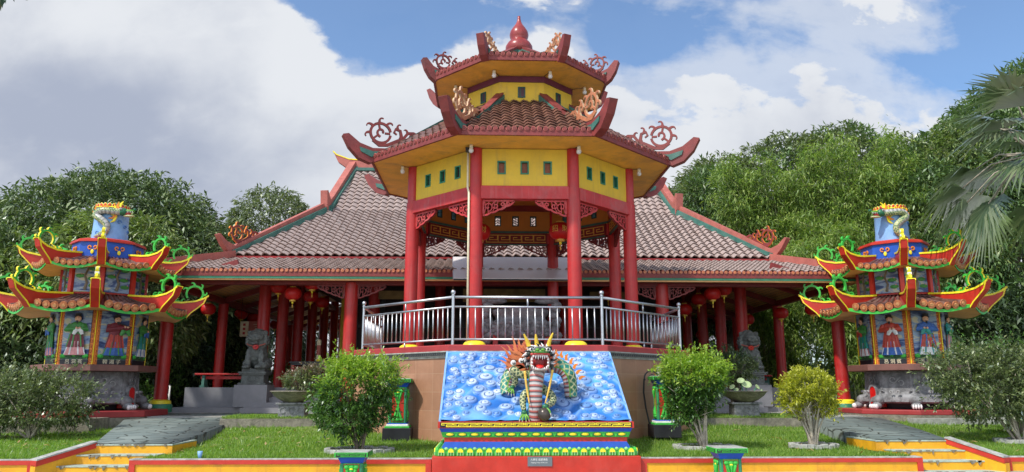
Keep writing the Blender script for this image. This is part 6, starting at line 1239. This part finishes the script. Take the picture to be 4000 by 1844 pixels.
def bamboo(label, base, culms, n_leaf, hgt, spread, seed, lean):
    rg = random.Random(seed); t = thing('bamboo_clump', label, 'bamboo', base, 0, 'bamboo clumps at the right'); C = []; D = []; cu = MB()
    for i in range(culms):
        a = rg.uniform(0, 6.28); r = rg.uniform(0, .8); x, y = r * math.cos(a), r * math.sin(a) * .6; h = hgt * rg.uniform(.6, 1.05); lx, ly = rg.uniform(-1, 1) * spread + lean, rg.uniform(-.7, .3) * spread * .5
        P = [Vector((x + lx * q ** 2, y + ly * q ** 2, h * (q - .16 * q ** 3))) for q in [j / 12 for j in range(13)]]; cu.tube(P, [.055 * (1 - .8 * j / 12) for j in range(13)], 6)
        for j in range(2, 13):
            for _ in range(rg.randint(2, 4)):
                b = rg.uniform(0, 6.28); ln = rg.uniform(.5, 1.3) * (1.1 - .3 * j / 12); p = P[j]; e = p + Vector((math.cos(b) * ln, math.sin(b) * ln * .7, rg.uniform(-.25, .5)))
                if j < 5 and rg.random() < .55: continue
                cu.tube([p, e], [.012, .004], 3); C.append((p, e))
    A = np.array([c[0] for c in C]); B = np.array([c[1] for c in C]); m = len(C); k = max(1, n_leaf // m); q = NR.random((m * k, 1)) ** .6; Pp = np.repeat(A, k, 0) * (1 - q) + np.repeat(B, k, 0) * q + NR.normal(0, .16, (m * k, 3)); Dd = np.repeat(B - A, k, 0) * .5 + NR.normal(0, .6, (m * k, 3))
    obj('culms', cu, mat('bamboo_culm', (.20, .22, .09), .5, .3, 5.), t); leaves('foliage', Pp, Dd, np.full(len(Pp), .24), [LM['bamboo']], t, .8, .17, .4)
bamboo('broad sunlit bamboo clump right of the hall roof', (13.2, 33, .8), 40, 70000, 12.8, 2.2, 3, -.2); bamboo('tall feathery bamboo clump behind the right burner', (16.2, 31.5, .8), 44, 80000, 13.2, 2.6, 8, .2); bamboo('shorter bamboo clump at the right end of the hall eave', (14.6, 29.8, .8), 30, 42000, 8.2, 1.8, 15, -.5); bamboo('far right bamboo clump in front of the tallest tree', (19.2, 30, .8), 28, 34000, 10.4, 1.9, 21, .3)
bamboo('pale bamboo clump rising behind the right hall hip', (10.9, 40, .8), 28, 34000, 11.6, 1.9, 33, .6)
def conifer(label, base, h, r, n):
    t = thing('conifer', label, 'conifer', base, 0, 'young conifers by the left veranda'); s = MB(); s.tube([(0, 0, -.1), (0, 0, h * .9)], [.07, .015], 8); obj('trunk', s, M['wood'], t, True)
    q = NR.random(n) ** .8; a = NR.uniform(0, 6.28, n); br = np.round(a * 2.2) / 2.2 + q * 9; rr = r * (1 - q) ** .75 * (.25 + .75 * NR.random(n) ** .5) * (1 + .3 * np.sin(br * 5)); C = np.stack([np.cos(a) * rr, np.sin(a) * rr, .35 + q * (h - .35)], 1); D = np.stack([np.cos(a) * .6, np.sin(a) * .6, np.full(n, .9)], 1); leaves('foliage', C, D, np.full(n, .13), [LM['conifer']], t, .1, .3, .1)
conifer('taller young conifer right of the leftmost red column', (-11.9, 29, .8), 3.5, .62, 7000); conifer('shorter young conifer beside the second left column', (-11.3, 30.4, .8), 3.0, .55, 6000); conifer('half hidden conifer behind the leftmost red column', (-12.4, 30.2, .8), 2.5, .6, 5000)
def shrub(label, base, blobs, n, size, lms, stems, cat='bush', ring=None, tipz=.55, droop=.2, stem_m='wood', aspect=.42, tilt=None, group=None, name='garden_shrub'):
    t = thing(name, label, cat, base, 0, group); O = np.array(base); bl = [tuple(np.array(b[:3])) + tuple(b[3:]) for b in blobs]; s = MB()
    for i in range(stems):
        b = bl[i % len(bl)]; a = 2 * PI * i / stems; tp = (b[0] + math.cos(a) * b[3] * .62, b[1] + math.sin(a) * b[4] * .62, b[2] + b[5] * random.uniform(-.1, .6)); b0 = (.05 * math.cos(a), .05 * math.sin(a), -.05)
        fork = (tp[0] * .35 + (tilt[0] if tilt else 0), tp[1] * .35, tp[2] * .42); P = smooth_path([b0, fork, tp], 4); s.tube(P, [.034 * (1 - .8 * q / (len(P) - 1)) for q in range(len(P))], 6)
        for _ in range(3): e = Vector(fork) + (Vector(tp) - Vector(fork)) * random.uniform(.3, 1) + Vector((random.uniform(-.3, .3), random.uniform(-.3, .3), random.uniform(0, .3))); s.tube([Vector(fork) + (Vector(tp) - Vector(fork)) * .3, e], [.012, .004], 4)
    obj('stems', s, M[stem_m], t, True); k = 5; C, D = blob_points(bl, n // (2 * k), (.45, 1.0)); D = D / np.linalg.norm(D, axis=1, keepdims=True); D[:, 2] += .45; C2, D2 = rosettes(C, D, k, size * .55, .5)
    ns = n // 20; A, B = blob_points(bl, ns, (.62, 1.0)); B = B / np.linalg.norm(B, axis=1, keepdims=True); B[:, 2] += .5; B += NR.normal(0, .35, B.shape); B /= np.linalg.norm(B, axis=1, keepdims=True); ln = (.45 + 1.9 * NR.random((len(A), 1)) ** 2.2) * max(b[3] for b in bl) * .27   # leafy shoots breaking the outline
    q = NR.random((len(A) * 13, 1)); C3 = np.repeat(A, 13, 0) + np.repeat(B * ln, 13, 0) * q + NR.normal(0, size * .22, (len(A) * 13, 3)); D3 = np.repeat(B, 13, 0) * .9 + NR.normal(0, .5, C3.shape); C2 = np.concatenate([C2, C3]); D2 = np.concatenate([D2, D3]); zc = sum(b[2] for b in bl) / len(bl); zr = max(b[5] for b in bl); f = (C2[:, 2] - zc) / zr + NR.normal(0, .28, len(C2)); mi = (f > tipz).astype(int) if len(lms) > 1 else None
    leaves('foliage', C2, D2, np.full(len(C2), size), [LM[q] for q in lms], t, droop, aspect, .2, mi=mi); return t
def ring(label, loc, r):
    t = thing('planting_ring', label, 'planting ring', loc); b = MB(); n = 22
    for i in range(n): a = 2 * PI * i / n; b.box(r * math.cos(a), r * .8 * math.sin(a), .02 + .012 * math.sin(i * 2.7), 2 * PI * r / n * 1.02, .10, .09, 0, a + PI / 2)
    obj('stone_ring', b, M['concrete'], t, bev=.012); s = MB(); s.lathe([(r, 0.0), (r * .9, .025), (.02, .04)], 20, 0, sy=.8); obj('soil', s, M['soil'], t)
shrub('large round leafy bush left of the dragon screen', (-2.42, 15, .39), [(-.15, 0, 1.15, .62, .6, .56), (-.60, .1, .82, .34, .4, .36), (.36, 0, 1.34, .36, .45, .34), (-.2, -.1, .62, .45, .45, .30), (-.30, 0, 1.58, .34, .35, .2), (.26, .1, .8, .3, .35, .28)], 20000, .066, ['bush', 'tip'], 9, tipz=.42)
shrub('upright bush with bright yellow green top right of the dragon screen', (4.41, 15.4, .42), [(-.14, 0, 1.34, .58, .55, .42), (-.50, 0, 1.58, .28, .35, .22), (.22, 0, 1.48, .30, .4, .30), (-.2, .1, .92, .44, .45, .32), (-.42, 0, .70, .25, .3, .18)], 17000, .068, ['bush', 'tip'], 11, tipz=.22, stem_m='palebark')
shrub('yellow leaved bush on many pale stems right of the dragon screen', (6.74, 15.6, .44), [(-.05, 0, 1.22, .46, .46, .32), (.25, 0, 1.10, .28, .35, .28), (-.32, 0, 1.02, .26, .35, .26), (.3, 0, .78, .2, .3, .16), (-.4, 0, .82, .16, .25, .16)], 8000, .062, ['gold', 'gold'], 15, stem_m='palebark')
shrub('grey green bush in front of the left burner', (-10.6, 18.3, .5), [(-.3, 0, .86, 1.05, .65, .52), (.70, 0, .86, .5, .5, .46), (-1.3, 0, .66, .8, .6, .5), (.1, 0, .5, 1.2, .6, .28)], 16000, .08, ['grey', 'bush'], 10, tipz=2.2, stem_m='palebark')
shrub('wide leaning bush with a slanting trunk in front of the right burner', (11.75, 16.5, .42), [(-.85, .2, 1.45, .85, .7, .62), (.1, .2, 1.55, .8, .7, .62), (-.5, .2, 1.0, 1.0, .7, .5), (.6, .2, 1.1, .6, .6, .6)], 16000, .085, ['grey', 'bush'], 8, tipz=1.5, stem_m='palebark', tilt=(-.1, 0))
shrub('small plant with reddish tips growing in the left bowl', (-4.80, 19.8, 1.45), [(.1, 0, .30, .5, .4, .26), (.5, 0, .38, .4, .4, .3)], 3600, .075, ['grey', 'red'], 6, cat='potted plant', tipz=.5, name='bowl_plant')
shrub('dark clipped bush behind the right bowl', (7.15, 21.6, .82), [(0, 0, 1.35, .62, .5, .42)], 4200, .085, ['grey', 'dark'], 7, tipz=.6)
shrub('round grey green bush between the right column and the right burner', (11.6, 26.2, .8), [(0, 0, .75, .62, .6, .65), (.6, 0, .5, .5, .5, .5)], 5000, .10, ['grey', 'glossy'], 5, tipz=.5)
shrub('low light bush behind the left lion', (-10.4, 33.5, .8), [(0, 0, 1.0, 1.2, .7, .8), (1.3, .5, .9, .9, .7, .7)], 5000, .13, ['tip', 'mango2'], 5, tipz=.2)
shrub('low grassy bush at the foot of the left conifers', (-12.6, 27.2, .8), [(0, 0, .45, 1.1, .6, .5)], 3000, .12, ['bush', 'conifer'], 4, tipz=.2)
ring('mossy stone ring round the large left bush', (-2.42, 15, .385), .62); ring('pale stone ring round the upright bush on the right lawn', (4.41, 15.4, .40), .58); ring('pale stone ring round the yellow leaved bush', (6.74, 15.6, .41), .45); ring('pale stone ring round the leaning tree trunk at the right', (11.75, 16.5, .43), .5)
t = thing('lotus_plant', 'pale green lotus leaves standing in the right bowl', 'lotus', (6.85, 19.8, 1.42)); s = MB()
for x, z, r in ((-.12, .34, .09), (.02, .24, .12), (.30, .18, .07), (.42, .06, .07), (-.35, .18, .07), (-.25, .1, .06)):
    s.tube([(x * .5, 0, 0), (x, 0, z)], .012, 5, 1); s.M = Matrix.Translation((x, -.02, z)) @ Matrix.Rotation(RAD(50), 4, 'X') @ Matrix.Rotation(x * 2, 4, 'Y'); s.lathe([(.01, -.02), (r * .6, 0), (r, .03), (r * .98, .035), (r * .5, .008)], 14, 0, sx=1.15); s.M = Matrix()
obj('leaf', s, [mat('lotus_leaf', (.36, .46, .22), .5, .2), M['green']], t, True)
# fan palm and a spiky plant at the right edge
def fan_palm(label, base, crown, nf, size, seed, lm='palm'):
    rg = random.Random(seed); t = thing('fan_palm', label, 'palm', base); c = Vector(crown) - Vector(base); s = MB(); s.tube([(0, 0, -.2), (c.x * .3, c.y * .3, c.z * .5), tuple(c)], [.2, .17, .15], 10); obj('trunk', s, M['wood'], t, True); V = []; F = []; pet = MB()
    for i in range(nf):
        a = 2.4 * i + rg.uniform(-.3, .3); el = rg.uniform(-.75, 1.15); d = Vector((math.cos(a) * math.cos(el), math.sin(a) * math.cos(el), math.sin(el))); L = size * rg.uniform(.8, 1.1); p0 = c + d * L * .95 - Vector((0, 0, .22 * L * math.cos(el)))
        pet.tube([c, c + d * L * .55 + Vector((0, 0, .04)), p0], [.03, .022, .018], 5)
        fwd = (d - Vector((0, 0, .5))).normalized(); side = fwd.cross(Vector((0, 0, 1))).normalized(); nn = side.cross(fwd); seg = 30
        for k in range(seg):
            q = -1.35 + 2.7 * k / (seg - 1); dr = (fwd * math.cos(q * 1.12) + side * math.sin(q * 1.12)).normalized(); l = L * .85 * (1 - .25 * abs(q) / 1.35) * rg.uniform(.9, 1.05); w = L * .027; sd = dr.cross(nn).normalized(); m1 = p0 + dr * l * .5 + nn * .04; tip = p0 + dr * l - Vector((0, 0, l * rg.uniform(.12, .34)))
            b = len(V); V += [p0 - sd * w * .3, p0 + sd * w * .3, m1 + sd * w, m1 - sd * w, tip, tip]; F += [(b, b + 1, b + 2, b + 3), (b + 3, b + 2, b + 4, b + 5)]
            V[b + 4] = tip + sd * .004; V[b + 5] = tip - sd * .004
    obj('petiole', pet, M['palebark'], t, True); obj('fronds', npmesh('fronds', [tuple(v) for v in V], F, LM[lm]), None, t)
fan_palm('large fan palm with drooping pleated fronds at the right edge', (15.9, 19.6, .8), (15.35, 19.4, 8.0), 36, 1.95, 4)
fan_palm('low bright green fan palm at the right edge beside the leaning bush', (12.75, 18.0, .5), (12.7, 17.9, 1.75), 16, .62, 9, 'palm2')
# overhanging tree whose lowest twig just enters the picture at the top left
t = thing('overhanging_tree', 'tree at the left whose leaf tips hang into the top left corner', 'tree', (-8.6, 6.2, .05)); s = MB(); s.tube([(0, 0, 0), (.1, .3, 3.5), (.5, .9, 6.4)], [.2, .17, .12], 10); s.tube([(.5, .9, 6.4), (1.3, 1.8, 6.9), (1.9, 2.2, 6.8), (2.6, 2., 6.5), (3.0, 1.8, 6.08)], [.08, .05, .03, .014, .005], 7); obj('trunk', s, M['wood'], t, True)
C = NR.normal(0, 1, (900, 3)) * np.array([.55, .5, .28]) + np.array([1.2, 1.8, 6.95]); C = C[C[:, 2] > 6.5]; C = np.concatenate([C, NR.normal(0, .06, (16, 3)) + np.array([3.03, 1.8, 6.06]), NR.normal(0, .12, (40, 3)) + np.array([2.6, 2.0, 6.5])]); leaves('foliage', C, NR.normal(0, 1, C.shape), np.full(len(C), .20), [LM['dark']], t, 1.2, .25)
